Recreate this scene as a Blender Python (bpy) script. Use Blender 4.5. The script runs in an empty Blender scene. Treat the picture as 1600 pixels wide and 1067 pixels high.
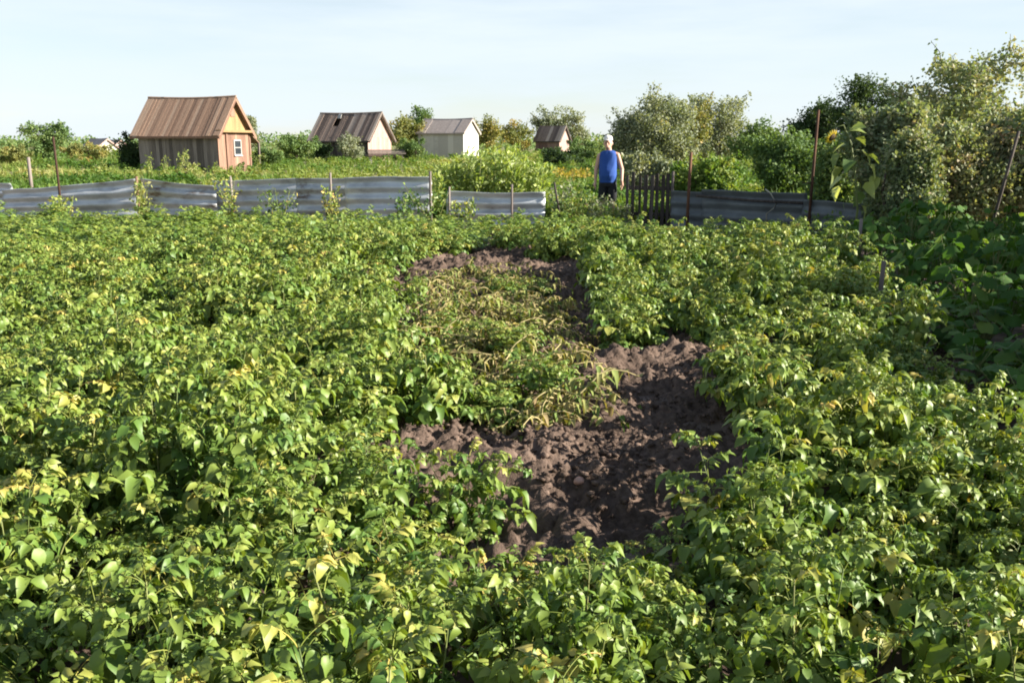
import bpy, math, random
import numpy as np
from mathutils import Vector, Matrix
R = math.radians
random.seed(7)
rng = np.random.default_rng(7)
scene = bpy.context.scene
COL = scene.collection

# ------------------------------------------------------------------ camera
F = 1385.0
CAM = np.array([0.0, 0.0, 1.6])
PITCH = math.atan(311.5 / F)
cam_d = bpy.data.cameras.new('camera')
cam_d.sensor_width = 36.0
cam_d.lens = 36.0 * F / 1600.0
cam_d.clip_start = 0.05
cam_d.clip_end = 6000
cam = bpy.data.objects.new('camera', cam_d)
COL.objects.link(cam)
cam.location = CAM
cam.rotation_euler = (math.pi / 2 - PITCH, 0, 0)
scene.camera = cam

# ------------------------------------------------------------------ sky, sun, exposure
SUN_EL = R(23)
SUN_AZ = R(97)            # clockwise from +Y (away from the camera): from the right, a little behind the camera
world = bpy.data.worlds.new('World')
scene.world = world
world.use_nodes = True
wn, wl = world.node_tree.nodes, world.node_tree.links
bg = wn['Background']
bg.inputs[1].default_value = 0.050
sky = wn.new('ShaderNodeTexSky')
sky.sky_type = 'NISHITA'
sky.sun_disc = False
sky.sun_elevation = SUN_EL
sky.sun_rotation = SUN_AZ
sky.air_density = 1.0
sky.dust_density = 0.3
sky.ozone_density = 1.0
# thin streaky cirrus over the whole sky
tc = wn.new('ShaderNodeTexCoord')
mp = wn.new('ShaderNodeMapping')
mp.inputs['Scale'].default_value = (1.6, 1.6, 11.0)
mp.inputs['Rotation'].default_value = (R(2), R(3), 0)
nz = wn.new('ShaderNodeTexNoise')
nz.inputs['Scale'].default_value = 1.5
nz.inputs['Detail'].default_value = 6
nz.inputs['Roughness'].default_value = 0.55
cr = wn.new('ShaderNodeValToRGB')
cr.color_ramp.elements[0].position = 0.36
cr.color_ramp.elements[0].color = (0.55, 0.55, 0.55, 1)
cr.color_ramp.elements[1].position = 0.62
cr.color_ramp.elements[1].color = (0.95, 0.95, 0.95, 1)
mx = wn.new('ShaderNodeMixRGB')
mx.inputs[2].default_value = (5.7, 6.4, 7.0, 1)
wl.new(tc.outputs['Generated'], mp.inputs['Vector'])
wl.new(mp.outputs['Vector'], nz.inputs['Vector'])
wl.new(nz.outputs['Fac'], cr.inputs['Fac'])
# veil dense at the horizon, thinned at the unseen zenith to cut fill light
sxyz = wn.new('ShaderNodeSeparateXYZ'); wl.new(tc.outputs['Generated'], sxyz.inputs[0])
veil = wn.new('ShaderNodeMapRange'); veil.inputs['From Min'].default_value = 0.12; veil.inputs['From Max'].default_value = 0.75
veil.inputs['To Min'].default_value = 1.0; veil.inputs['To Max'].default_value = 0.12
wl.new(sxyz.outputs['Z'], veil.inputs['Value'])
vm = wn.new('ShaderNodeMath'); vm.operation = 'MULTIPLY'
wl.new(cr.outputs['Color'], vm.inputs[0]); wl.new(veil.outputs[0], vm.inputs[1]); wl.new(vm.outputs[0], mx.inputs[0])
wl.new(sky.outputs['Color'], mx.inputs[1])
wl.new(mx.outputs[0], bg.inputs[0])

sd = bpy.data.lights.new('sun', 'SUN')
sd.energy = 5.0
sd.angle = R(0.55)
sd.color = (1.0, 0.93, 0.80)
sun = bpy.data.objects.new('sun', sd)
COL.objects.link(sun)
SUNV = Vector((math.sin(SUN_AZ) * math.cos(SUN_EL), math.cos(SUN_AZ) * math.cos(SUN_EL), math.sin(SUN_EL)))
sun.rotation_euler = SUNV.to_track_quat('Z', 'Y').to_euler()

scene.view_settings.view_transform = 'Standard'
scene.view_settings.look = 'None'
scene.view_settings.exposure = 1.62
scene.view_settings.gamma = 1.0
scene.cycles.max_bounces = 6
scene.cycles.diffuse_bounces = 2
scene.cycles.transmission_bounces = 3
scene.cycles.glossy_bounces = 2
scene.cycles.use_denoising = True
scene.cycles.filter_width = 1.9

# ------------------------------------------------------------------ pixel helpers (directions only)
CP, SP = math.cos(PITCH), math.sin(PITCH)
def ray(px, py):
    u = (px - 800) / F; v = (533.5 - py) / F
    return np.array([u, CP + v * SP, -SP + v * CP])
def ground(px, py, z=0.0):
    d = ray(px, py); t = (z - CAM[2]) / d[2]
    return CAM + d * t
def at(px, py, Y):
    d = ray(px, py); return CAM + d * (Y / d[1])
def proj(P):
    P = np.asarray(P, float) - CAM
    fw = P[..., 1] * CP - P[..., 2] * SP
    up = P[..., 1] * SP + P[..., 2] * CP
    fw = np.where(fw < 0.05, 0.05, fw)
    return 800 + F * P[..., 0] / fw, 533.5 - F * up / fw
def inpoly(x, y, poly):
    x = np.asarray(x); y = np.asarray(y)
    ins = np.zeros(x.shape, bool); n = len(poly); j = n - 1
    for i in range(n):
        xi, yi = poly[i]; xj, yj = poly[j]
        c = ((yi > y) != (yj > y)) & (x < (xj - xi) * (y - yi) / (yj - yi + 1e-12) + xi)
        ins ^= c; j = i
    return ins

# ------------------------------------------------------------------ noise
_perm = rng.random((256, 256))
def vnoise(x, y):
    xi = np.floor(x).astype(int); yi = np.floor(y).astype(int)
    fx = x - xi; fy = y - yi
    fx = fx * fx * (3 - 2 * fx); fy = fy * fy * (3 - 2 * fy)
    g = lambda a, b: _perm[a & 255, b & 255]
    return (g(xi, yi) * (1 - fx) + g(xi + 1, yi) * fx) * (1 - fy) + (g(xi, yi + 1) * (1 - fx) + g(xi + 1, yi + 1) * fx) * fy
def fbm(x, y, o=4, gain=0.5):
    s = 0; a = 1; t = 0
    for k in range(o):
        s = s + a * vnoise(x * 2 ** k + 17 * k, y * 2 ** k + 31 * k); t += a; a *= gain
    return s / t

# ------------------------------------------------------------------ geometry
class Geo:
    def __init__(s, V=None, T=None, Q=None, A=None):
        s.V = np.zeros((0, 3)) if V is None else np.asarray(V, float).reshape(-1, 3)
        s.T = np.zeros((0, 3), int) if T is None or len(T) == 0 else np.asarray(T, int).reshape(-1, 3)
        s.Q = np.zeros((0, 4), int) if Q is None or len(Q) == 0 else np.asarray(Q, int).reshape(-1, 4)
        s.A = np.full(len(s.V), 0.5) if A is None else np.broadcast_to(np.asarray(A, float), (len(s.V),)).copy()
    def moved(s, M, tint=None):
        M = np.asarray(M, float)
        return Geo(s.V @ M[:3, :3].T + M[:3, 3], s.T, s.Q, s.A if tint is None else tint)
def join(gs):
    V = []; T = []; Q = []; A = []; o = 0
    for g in gs:
        V.append(g.V); T.append(g.T + o); Q.append(g.Q + o); A.append(g.A); o += len(g.V)
    if not V: return Geo()
    return Geo(np.vstack(V), np.vstack(T), np.vstack(Q), np.concatenate(A))
def stamp(g, Ms, tints):
    Ms = np.asarray(Ms, float); k = len(Ms); n = len(g.V)
    V = np.einsum('kij,nj->kni', Ms[:, :3, :3], g.V) + Ms[:, None, :3, 3]
    off = (np.arange(k) * n)[:, None, None]
    return Geo(V.reshape(-1, 3), (g.T[None] + off).reshape(-1, 3), (g.Q[None] + off).reshape(-1, 4), np.repeat(tints, n))
def mesh_of(g, name, mat, smooth=True):
    me = bpy.data.meshes.new(name)
    nt, nq = len(g.T), len(g.Q)
    me.vertices.add(len(g.V)); me.vertices.foreach_set('co', g.V.astype(np.float32).ravel())
    loops = np.concatenate([g.T.ravel(), g.Q.ravel()]).astype(np.int32)
    me.loops.add(len(loops)); me.loops.foreach_set('vertex_index', loops)
    me.polygons.add(nt + nq)
    st = np.concatenate([np.arange(nt) * 3, nt * 3 + np.arange(nq) * 4]).astype(np.int32)
    me.polygons.foreach_set('loop_start', st)
    me.polygons.foreach_set('use_smooth', np.full(nt + nq, smooth))
    at_ = me.attributes.new('tint', 'FLOAT', 'POINT')
    at_.data.foreach_set('value', g.A.astype(np.float32))
    me.update(calc_edges=True)
    for m in (mat if isinstance(mat, (list, tuple)) else [mat]): me.materials.append(m)
    return me
def obj(name, data, parent=None, M=None, **props):
    o = bpy.data.objects.new(name, data); COL.objects.link(o)
    if parent is not None: o.parent = parent
    if M is not None: o.matrix_basis = Matrix([list(map(float, r)) for r in M])
    for k, v in props.items(): o[k] = v
    return o
def part(name, g, mat, parent=None, smooth=True, M=None, **props):
    return obj(name, mesh_of(g, name, mat, smooth), parent, M, **props)
def thing(name, label, cat, loc=(0, 0, 0), rz=0.0, group=None):
    o = obj(name, None); o.location = [float(c) for c in loc]; o.rotation_euler = (0, 0, rz)
    o.empty_display_size = 0.2
    o['label'] = label; o['category'] = cat
    if group: o['group'] = group
    return o
def TR(x, y, z):
    M = np.eye(4); M[:3, 3] = (x, y, z); return M
def RZ(a):
    c, s = math.cos(a), math.sin(a); M = np.eye(4); M[0, :2] = (c, -s); M[1, :2] = (s, c); return M
def RX(a):
    c, s = math.cos(a), math.sin(a); M = np.eye(4); M[1, 1:3] = (c, -s); M[2, 1:3] = (s, c); return M
def RY(a):
    c, s = math.cos(a), math.sin(a); M = np.eye(4); M[0, 0] = c; M[0, 2] = s; M[2, 0] = -s; M[2, 2] = c; return M
def SC(s):
    s = np.broadcast_to(s, 3); return np.diag([s[0], s[1], s[2], 1.0])
def tube(pts, rads, n=6, tint=0.5, cap=True):
    pts = np.asarray(pts, float); rads = np.broadcast_to(rads, len(pts))
    V = []; up0 = np.array([0.31, 0.17, 0.93])
    for i, p in enumerate(pts):
        d = pts[min(i + 1, len(pts) - 1)] - pts[max(i - 1, 0)]; d = d / (np.linalg.norm(d) + 1e-9)
        a = np.cross(d, up0 if abs(d @ up0) < 0.95 else np.array([1.0, 0, 0])); a /= np.linalg.norm(a); b = np.cross(d, a)
        for k in range(n):
            t = 2 * math.pi * k / n
            V.append(p + rads[i] * (math.cos(t) * a + math.sin(t) * b))
    Q = [(i * n + k, i * n + (k + 1) % n, (i + 1) * n + (k + 1) % n, (i + 1) * n + k) for i in range(len(pts) - 1) for k in range(n)]
    T = []
    if cap:
        V.append(pts[0]); V.append(pts[-1]); c0, c1 = len(V) - 2, len(V) - 1; e = (len(pts) - 1) * n
        for k in range(n):
            T.append((c0, (k + 1) % n, k)); T.append((c1, e + k, e + (k + 1) % n))
    return Geo(V, T, Q, tint)
def box(x0, x1, y0, y1, z0, z1, tint=0.5):
    V = [(x, y, z) for z in (z0, z1) for y in (y0, y1) for x in (x0, x1)]
    Q = [(0, 2, 3, 1), (4, 5, 7, 6), (0, 1, 5, 4), (2, 6, 7, 3), (0, 4, 6, 2), (1, 3, 7, 5)]
    return Geo(V, None, Q, tint)
def bbox_board(w, h, t, wob=0.004, tint=0.5, seg=3):
    """a slightly uneven board: width along x, height along z, thickness along y"""
    V = []; Q = []
    for i in range(seg + 1):
        z = h * i / seg
        dx = random.uniform(-wob, wob); dw = random.uniform(-wob, 0)
        x0, x1 = -w / 2 + dx - dw / 2, w / 2 + dx + dw / 2
        b = 0.0035
        V += [(x0 + b, -t / 2, z), (x1 - b, -t / 2, z), (x1, -t / 2 + b, z), (x1, t / 2, z), (x0, t / 2, z), (x0, -t / 2 + b, z)]
    for i in range(seg):
        for k in range(6):
            a = i * 6 + k; b_ = i * 6 + (k + 1) % 6
            Q.append((a, b_, b_ + 6, a + 6))
    e = seg * 6
    Q += [(e, e + 1, e + 2, e + 3), (e, e + 3, e + 4, e + 5), (3, 2, 1, 0), (5, 4, 3, 0)]
    return Geo(V, None, Q, tint)
def blob(r=1.0, lumps=0.25, seed=0, sub=2, squash=1.0):
    import bmesh
    bm = bmesh.new(); bmesh.ops.create_icosphere(bm, subdivisions=sub, radius=1.0)
    V = np.array([v.co[:] for v in bm.verts]); T = np.array([[v.index for v in f.verts] for f in bm.faces]); bm.free()
    rs = np.random.default_rng(seed); k = rs.normal(size=(6, 3)) * 2.2; ph = rs.random(6) * 6.28
    d = sum(np.sin(V @ k[i] + ph[i]) for i in range(6)) / 6
    V = V * (1 + lumps * d)[:, None] * r; V[:, 2] *= squash
    return Geo(V, T)

# ------------------------------------------------------------------ materials
def new_mat(name):
    m = bpy.data.materials.new(name); m.use_nodes = True
    n = m.node_tree.nodes; l = m.node_tree.links
    return m, n, l, n['Principled BSDF']
def ramp(n, stops):
    r = n.new('ShaderNodeValToRGB'); e = r.color_ramp.elements
    while len(e) < len(stops): e.new(0.5)
    for i, (p, c) in enumerate(stops):
        e[i].position = p; e[i].color = (*c, 1)
    return r
def math_node(n, op, *v):
    m = n.new('ShaderNodeMath'); m.operation = op
    for i, x in enumerate(v):
        if x is not None: m.inputs[i].default_value = x
    return m
def leaf_mat(name, stops, rough=0.45, spec=0.45, trans=0.32, scale=9.0):
    m, n, l, p = new_mat(name)
    a = n.new('ShaderNodeAttribute'); a.attribute_name = 'tint'
    oi = n.new('ShaderNodeObjectInfo')
    tcn = n.new('ShaderNodeTexCoord')
    no = n.new('ShaderNodeTexNoise'); no.inputs['Scale'].default_value = scale; no.inputs['Detail'].default_value = 3
    l.new(tcn.outputs['Object'], no.inputs['Vector'])
    m1 = math_node(n, 'MULTIPLY_ADD', None, 0.10, -0.05); l.new(oi.outputs['Random'], m1.inputs[0])
    m2 = math_node(n, 'MULTIPLY_ADD', None, 0.24, -0.12); l.new(no.outputs['Fac'], m2.inputs[0])
    s1 = math_node(n, 'ADD'); l.new(a.outputs['Fac'], s1.inputs[0]); l.new(m1.outputs[0], s1.inputs[1])
    s2 = math_node(n, 'ADD'); l.new(s1.outputs[0], s2.inputs[0]); l.new(m2.outputs[0], s2.inputs[1])
    r = ramp(n, stops); l.new(s2.outputs[0], r.inputs['Fac'])
    l.new(r.outputs['Color'], p.inputs['Base Color'])
    p.inputs['Roughness'].default_value = rough
    p.inputs['Specular IOR Level'].default_value = spec
    t = n.new('ShaderNodeBsdfTranslucent')
    g = n.new('ShaderNodeMixRGB'); g.blend_type = 'MULTIPLY'; g.inputs[0].default_value = 1.0
    g.inputs[2].default_value = (1.6, 1.55, 0.5, 1)
    l.new(r.outputs['Color'], g.inputs[1]); l.new(g.outputs[0], t.inputs['Color'])
    ms = n.new('ShaderNodeMixShader'); ms.inputs[0].default_value = trans
    l.new(p.outputs[0], ms.inputs[1]); l.new(t.outputs[0], ms.inputs[2])
    l.new(ms.outputs[0], n['Material Output'].inputs['Surface'])
    return m
def solid_mat(name, stops, scale=(6, 6, 6), rough=0.8, metal=0.0, bump=0.2, use_tint=0.5, detail=5, spec=0.3):
    """stops over (noise + per-piece tint)"""
    m, n, l, p = new_mat(name)
    tcn = n.new('ShaderNodeTexCoord'); mpn = n.new('ShaderNodeMapping'); mpn.inputs['Scale'].default_value = scale
    no = n.new('ShaderNodeTexNoise'); no.inputs['Scale'].default_value = 1.0; no.inputs['Detail'].default_value = detail
    no.inputs['Roughness'].default_value = 0.6
    oi = n.new('ShaderNodeObjectInfo')
    l.new(tcn.outputs['Object'], mpn.inputs['Vector']); l.new(mpn.outputs[0], no.inputs['Vector'])
    # shift the noise per object so look-alike pieces differ
    ad = n.new('ShaderNodeVectorMath'); ad.operation = 'ADD'
    sc_ = n.new('ShaderNodeVectorMath'); sc_.operation = 'SCALE'; sc_.inputs['Scale'].default_value = 37.0
    cmb = n.new('ShaderNodeCombineXYZ')
    for i in range(3): l.new(oi.outputs['Random'], cmb.inputs[i])
    l.new(cmb.outputs[0], sc_.inputs[0]); l.new(mpn.outputs[0], ad.inputs[0]); l.new(sc_.outputs[0], ad.inputs[1])
    l.new(ad.outputs[0], no.inputs['Vector'])
    a = n.new('ShaderNodeAttribute'); a.attribute_name = 'tint'
    k = math_node(n, 'MULTIPLY_ADD', None, use_tint, -0.5 * use_tint); l.new(a.outputs['Fac'], k.inputs[0])
    k2 = math_node(n, 'MULTIPLY_ADD', None, use_tint, -0.5 * use_tint); l.new(oi.outputs['Random'], k2.inputs[0])
    s = math_node(n, 'ADD'); l.new(no.outputs['Fac'], s.inputs[0]); l.new(k.outputs[0], s.inputs[1])
    s2 = math_node(n, 'ADD'); l.new(s.outputs[0], s2.inputs[0]); l.new(k2.outputs[0], s2.inputs[1])
    r = ramp(n, stops); l.new(s2.outputs[0], r.inputs['Fac']); l.new(r.outputs['Color'], p.inputs['Base Color'])
    p.inputs['Roughness'].default_value = rough; p.inputs['Metallic'].default_value = metal
    p.inputs['Specular IOR Level'].default_value = spec
    if bump:
        b = n.new('ShaderNodeBump'); b.inputs['Strength'].default_value = bump; b.inputs['Distance'].default_value = 0.02
        l.new(no.outputs['Fac'], b.inputs['Height']); l.new(b.outputs[0], p.inputs['Normal'])
    return m

POTATO = leaf_mat('potato_leaf', [(0.0, (0.040, 0.101, 0.018)), (0.28, (0.096, 0.175, 0.031)), (0.55, (0.196, 0.259, 0.048)),
                                  (0.78, (0.326, 0.330, 0.075)), (0.93, (0.522, 0.426, 0.113)), (1.0, (0.522, 0.348, 0.113))], rough=0.5, spec=0.42, trans=0.22)
POTATO_STEM = solid_mat('potato_stem', [(0.3, (0.10, 0.14, 0.04)), (0.7, (0.21, 0.22, 0.08))], rough=0.6, bump=0)
DRY = leaf_mat('wilted_leaf', [(0.0, (0.09, 0.16, 0.035)), (0.35, (0.21, 0.24, 0.065)), (0.65, (0.34, 0.31, 0.12)), (1.0, (0.24, 0.17, 0.09))], rough=0.7, spec=0.2, trans=0.2)
DRY_STEM = solid_mat('wilted_stem', [(0.3, (0.20, 0.18, 0.075)), (0.7, (0.38, 0.31, 0.15))], rough=0.7, bump=0)
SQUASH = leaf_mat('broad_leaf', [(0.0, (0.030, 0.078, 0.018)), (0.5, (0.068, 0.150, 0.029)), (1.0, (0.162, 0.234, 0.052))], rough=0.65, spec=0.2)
MEADOW = leaf_mat('meadow_leaf', [(0.0, (0.056, 0.126, 0.024)), (0.4, (0.120, 0.200, 0.041)), (0.7, (0.222, 0.274, 0.071)), (1.0, (0.353, 0.343, 0.142))], rough=0.6, spec=0.25, scale=0.15)
BRIGHT = leaf_mat('pale_shrub_leaf', [(0.0, (0.130, 0.214, 0.049)), (0.5, (0.294, 0.366, 0.116)), (1.0, (0.490, 0.533, 0.215))], rough=0.45, spec=0.5, scale=2)
TREE_GREEN = leaf_mat('tree_leaf_green', [(0.0, (0.061, 0.115, 0.044)), (0.5, (0.122, 0.194, 0.066)), (1.0, (0.244, 0.279, 0.105))], scale=0.6, rough=.62, spec=.2, trans=.26)
TREE_DARK = leaf_mat('tree_leaf_dark', [(0.0, (0.025, 0.055, 0.023)), (0.5, (0.049, 0.085, 0.033)), (1.0, (0.086, 0.117, 0.046))], scale=0.6, rough=.62, spec=.2, trans=.26)
TREE_GREY = leaf_mat('tree_leaf_grey', [(0.0, (0.135, 0.171, 0.113)), (0.5, (0.230, 0.260, 0.175)), (0.9, (0.364, 0.359, 0.251)), (1.0, (0.461, 0.340, 0.149))], scale=0.6, rough=.62, spec=.2, trans=.26)
TREE_YELLOW = leaf_mat('tree_leaf_yellow', [(0.0, (0.110, 0.145, 0.055)), (0.5, (0.218, 0.229, 0.077)), (0.85, (0.374, 0.287, 0.086)), (1.0, (0.437, 0.229, 0.086))], scale=0.6, rough=.62, spec=.2, trans=.26)
TREE_BROWN = leaf_mat('tree_leaf_mixed', [(0.0, (0.096, 0.155, 0.085)), (0.45, (0.204, 0.255, 0.139)), (0.8, (0.394, 0.358, 0.238)), (1.0, (0.548, 0.369, 0.260))], scale=1.2, rough=.62, spec=.2, trans=.24)
BARK = solid_mat('bark', [(0.3, (0.06, 0.045, 0.035)), (0.7, (0.15, 0.12, 0.09))], scale=(8, 8, 3), rough=0.9, bump=0.4)
SOIL_STOPS = [(0.25, (0.064, 0.044, 0.034)), (0.5, (0.140, 0.098, 0.077)), (0.75, (0.225, 0.160, 0.127))]
SOIL = solid_mat('soil', SOIL_STOPS, scale=(19, 19, 19), rough=0.95, bump=1.0, use_tint=0.25, detail=8, spec=0.15)
WOOD_GREY = solid_mat('weathered_wood', [(0.25, (0.10, 0.082, 0.074)), (0.6, (0.20, 0.165, 0.15)), (0.85, (0.30, 0.255, 0.23))], scale=(22, 22, 1.5), rough=0.85, bump=0.3, use_tint=0.35)
WOOD_WARM = solid_mat('warm_wood', [(0.25, (0.14, 0.078, 0.056)), (0.6, (0.24, 0.14, 0.10)), (0.85, (0.33, 0.21, 0.15))], scale=(22, 22, 1.5), rough=0.8, bump=0.25, use_tint=0.35)
WOOD_GOLD = solid_mat('fresh_gable_wood', [(0.25, (0.24, 0.145, 0.07)), (0.75, (0.37, 0.235, 0.115))], scale=(20, 20, 2), rough=0.75, bump=0.2, use_tint=0.3)
WOOD_DARK = solid_mat('dark_wood', [(0.3, (0.045, 0.036, 0.032)), (0.8, (0.12, 0.10, 0.09))], scale=(22, 22, 2), rough=0.9, bump=0.3, use_tint=0.4)
ROOF_BROWN = solid_mat('brown_roof_board', [(0.2, (0.17, 0.105, 0.075)), (0.55, (0.29, 0.185, 0.13)), (0.85, (0.38, 0.27, 0.20))], scale=(16, 2.0, 16), rough=0.85, bump=0.25, use_tint=0.35)
ROOF_GREY = solid_mat('grey_roof_board', [(0.2, (0.13, 0.095, 0.08)), (0.55, (0.29, 0.21, 0.17)), (0.9, (0.48, 0.38, 0.31))], scale=(16, 2.0, 16), rough=0.9, bump=0.25, use_tint=0.6)
ROOF_SLATE = solid_mat('pinkish_grey_sheet', [(0.3, (0.30, 0.25, 0.23)), (0.8, (0.42, 0.36, 0.33))], scale=(5, 1, 5), rough=0.9, bump=0.2, use_tint=0.3)
PLASTER = solid_mat('pale_plaster', [(0.3, (0.44, 0.42, 0.39)), (0.7, (0.56, 0.54, 0.50))], scale=(3, 3, 3), rough=0.9, bump=0.15)
PINK = solid_mat('pale_pink_boards', [(0.3, (0.32, 0.20, 0.175)), (0.7, (0.44, 0.30, 0.265))], scale=(12, 12, 1.5), rough=0.85, bump=0.2, use_tint=0.25)
REDWALL = solid_mat('reddish_boards', [(0.3, (0.16, 0.10, 0.09)), (0.7, (0.25, 0.17, 0.15))], scale=(12, 12, 1.5), rough=0.85, bump=0.2)
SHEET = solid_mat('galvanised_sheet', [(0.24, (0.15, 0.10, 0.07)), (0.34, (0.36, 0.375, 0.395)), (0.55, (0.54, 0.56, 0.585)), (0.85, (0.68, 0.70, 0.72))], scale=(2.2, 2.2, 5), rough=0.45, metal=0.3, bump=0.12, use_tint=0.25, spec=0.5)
SHEET_SHADED = solid_mat('shaded_sheet', [(0.24, (0.07, 0.05, 0.04)), (0.36, (0.09, 0.10, 0.105)), (0.6, (0.135, 0.15, 0.16)), (0.85, (0.20, 0.215, 0.225))], scale=(2.2, 2.2, 5), rough=0.55, metal=0.1, bump=0.15, use_tint=0.3, spec=0.35)  # darker copy of the galvanised sheet; right fence's tree shade put into the colour
RUST = solid_mat('rusty_steel', [(0.3, (0.06, 0.032, 0.022)), (0.7, (0.15, 0.075, 0.045))], scale=(10, 10, 4), rough=0.85, metal=0.3, bump=0.3)
WHITE_PAINT = solid_mat('white_paint', [(0.3, (0.34, 0.32, 0.30)), (0.7, (0.46, 0.44, 0.42))], scale=(10, 10, 3), rough=0.6, bump=0.1)
ROPE = solid_mat('pale_rope', [(0.3, (0.36, 0.33, 0.27)), (0.7, (0.48, 0.45, 0.38))], scale=(30, 30, 30), rough=0.9, bump=0.2)
POTATO_SKIN = solid_mat('potato_skin', [(0.3, (0.40, 0.22, 0.17)), (0.7, (0.55, 0.35, 0.26))], scale=(12, 12, 12), rough=0.7, bump=0.2)
def plain(name, col, rough=0.6, metal=0.0, spec=0.4, noise=0.12, sc=9.0):
    c0 = tuple(c * (1 - noise) for c in col); c1 = tuple(min(1, c * (1 + noise)) for c in col)
    return solid_mat(name, [(0.3, c0), (0.7, c1)], scale=(sc, sc, sc), rough=rough, metal=metal, bump=0.08, spec=spec)
GLASS = plain('window_glass', (0.03, 0.035, 0.045), rough=0.08, spec=0.6)
SKIN = plain('skin', (0.60, 0.36, 0.27), rough=0.55)
BLUE = plain('blue_cotton', (0.022, 0.085, 0.36), rough=0.8, noise=0.18)
BLACK = plain('black_cotton', (0.015, 0.016, 0.020), rough=0.85)
CAPM = plain('white_cotton', (0.78, 0.74, 0.70), rough=0.85, noise=0.05)
DARKM = plain('dark_eye', (0.02, 0.015, 0.012), rough=0.3)
HAIR = plain('grey_hair', (0.45, 0.43, 0.41), rough=0.8)
PETAL = leaf_mat('sunflower_petal', [(0.0, (0.45, 0.33, 0.03)), (1.0, (0.65, 0.48, 0.05))], rough=0.6, spec=0.2)
FLOWER_DISC = plain('sunflower_disc', (0.07, 0.045, 0.02), rough=0.9)

# ------------------------------------------------------------------ ground
def fence_y(x):          # depth of the fence line
    return np.interp(x, [-30, -11.3, -1.7, 0.6, 2.3, 3.05, 5.2, 5.8, 30], [21.5, 19.6, 18.2, 17.6, 17.25, 16.9, 15.1, 14.5, 4.0])
gm, n, l, p = new_mat('ground_soil_and_turf')
tcn = n.new('ShaderNodeTexCoord'); n1 = n.new('ShaderNodeTexNoise'); n1.inputs['Scale'].default_value = 0.35; n1.inputs['Detail'].default_value = 8
n2 = n.new('ShaderNodeTexNoise'); n2.inputs['Scale'].default_value = 6.0; n2.inputs['Detail'].default_value = 8
l.new(tcn.outputs['Object'], n1.inputs['Vector']); l.new(tcn.outputs['Object'], n2.inputs['Vector'])
rt = ramp(n, [(0.3, (0.09, 0.11, 0.03)), (0.5, (0.16, 0.165, 0.045)), (0.7, (0.25, 0.20, 0.09))]); l.new(n1.outputs['Fac'], rt.inputs['Fac'])
rs = ramp(n, SOIL_STOPS); l.new(n2.outputs['Fac'], rs.inputs['Fac'])
sep = n.new('ShaderNodeSeparateXYZ'); l.new(tcn.outputs['Object'], sep.inputs[0])
ma = math_node(n, 'MULTIPLY_ADD', None, 0.13, 0.0); l.new(sep.outputs['X'], ma.inputs[0]); l.new(sep.outputs['Y'], ma.inputs[2])
mr = n.new('ShaderNodeMapRange'); mr.inputs['From Min'].default_value = 17.4; mr.inputs['From Max'].default_value = 18.4
l.new(ma.outputs[0], mr.inputs['Value'])
mxg = n.new('ShaderNodeMixRGB'); l.new(mr.outputs[0], mxg.inputs[0]); l.new(rs.outputs[0], mxg.inputs[1]); l.new(rt.outputs[0], mxg.inputs[2])
l.new(mxg.outputs[0], p.inputs['Base Color']); p.inputs['Roughness'].default_value = 0.95
bn = n.new('ShaderNodeBump'); bn.inputs['Strength'].default_value = 0.6; bn.inputs['Distance'].default_value = 0.05
l.new(n2.outputs['Fac'], bn.inputs['Height']); l.new(bn.outputs[0], p.inputs['Normal'])
N = 60
lin = np.sign(np.linspace(-1, 1, N)) * np.abs(np.linspace(-1, 1, N)) ** 3 * 3000
gx, gy = np.meshgrid(lin, lin + 10)
V = np.stack([gx, gy, np.zeros_like(gx)], -1).reshape(-1, 3)
idx = np.arange(N * N).reshape(N, N)
Q = np.stack([idx[:-1, :-1], idx[:-1, 1:], idx[1:, 1:], idx[1:, :-1]], -1).reshape(-1, 4)
part('ground', Geo(V, None, Q), gm, kind='structure')

# the dug patch: image outlines give directions, the ground plane gives the distance
SOIL_PX = [
    [(566, 742), (640, 702), (720, 678), (800, 690), (860, 690), (915, 680), (898, 625), (935, 572), (1060, 556), (1130, 566), (1125, 640),
     (1100, 690), (1080, 745), (1020, 800), (955, 832), (860, 806), (800, 786), (772, 742), (700, 742), (620, 762)],
    [(690, 462), (760, 420), (820, 415), (880, 470), (905, 540), (945, 575), (905, 690), (800, 690), (735, 655), (660, 590), (640, 560), (690, 520)],
    [(620, 425), (700, 412), (800, 404), (860, 424), (850, 446), (700, 470)],
]
HAULM_PX = [(640, 425), (760, 425), (870, 470), (885, 560), (905, 655), (840, 690), (740, 650), (640, 600), (620, 580), (700, 500)]
xs = np.arange(-3.6, 4.0, 0.025); ys = np.arange(2.2, 13.5, 0.025)
X, Y = np.meshgrid(xs, ys)
Z = 0.055 + 0.20 * (fbm(X * 1.3, Y * 1.3, 3) - 0.5) + 0.20 * (fbm(X * 4.5 + 9, Y * 4.5, 4, 0.6) - 0.5)
lump = fbm(X * 13 + 3, Y * 13, 3, 0.55)
Z += 0.085 * np.abs(lump - 0.5) * 2 + 0.045 * (fbm(X * 34, Y * 34 + 7, 2) - 0.5)
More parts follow.
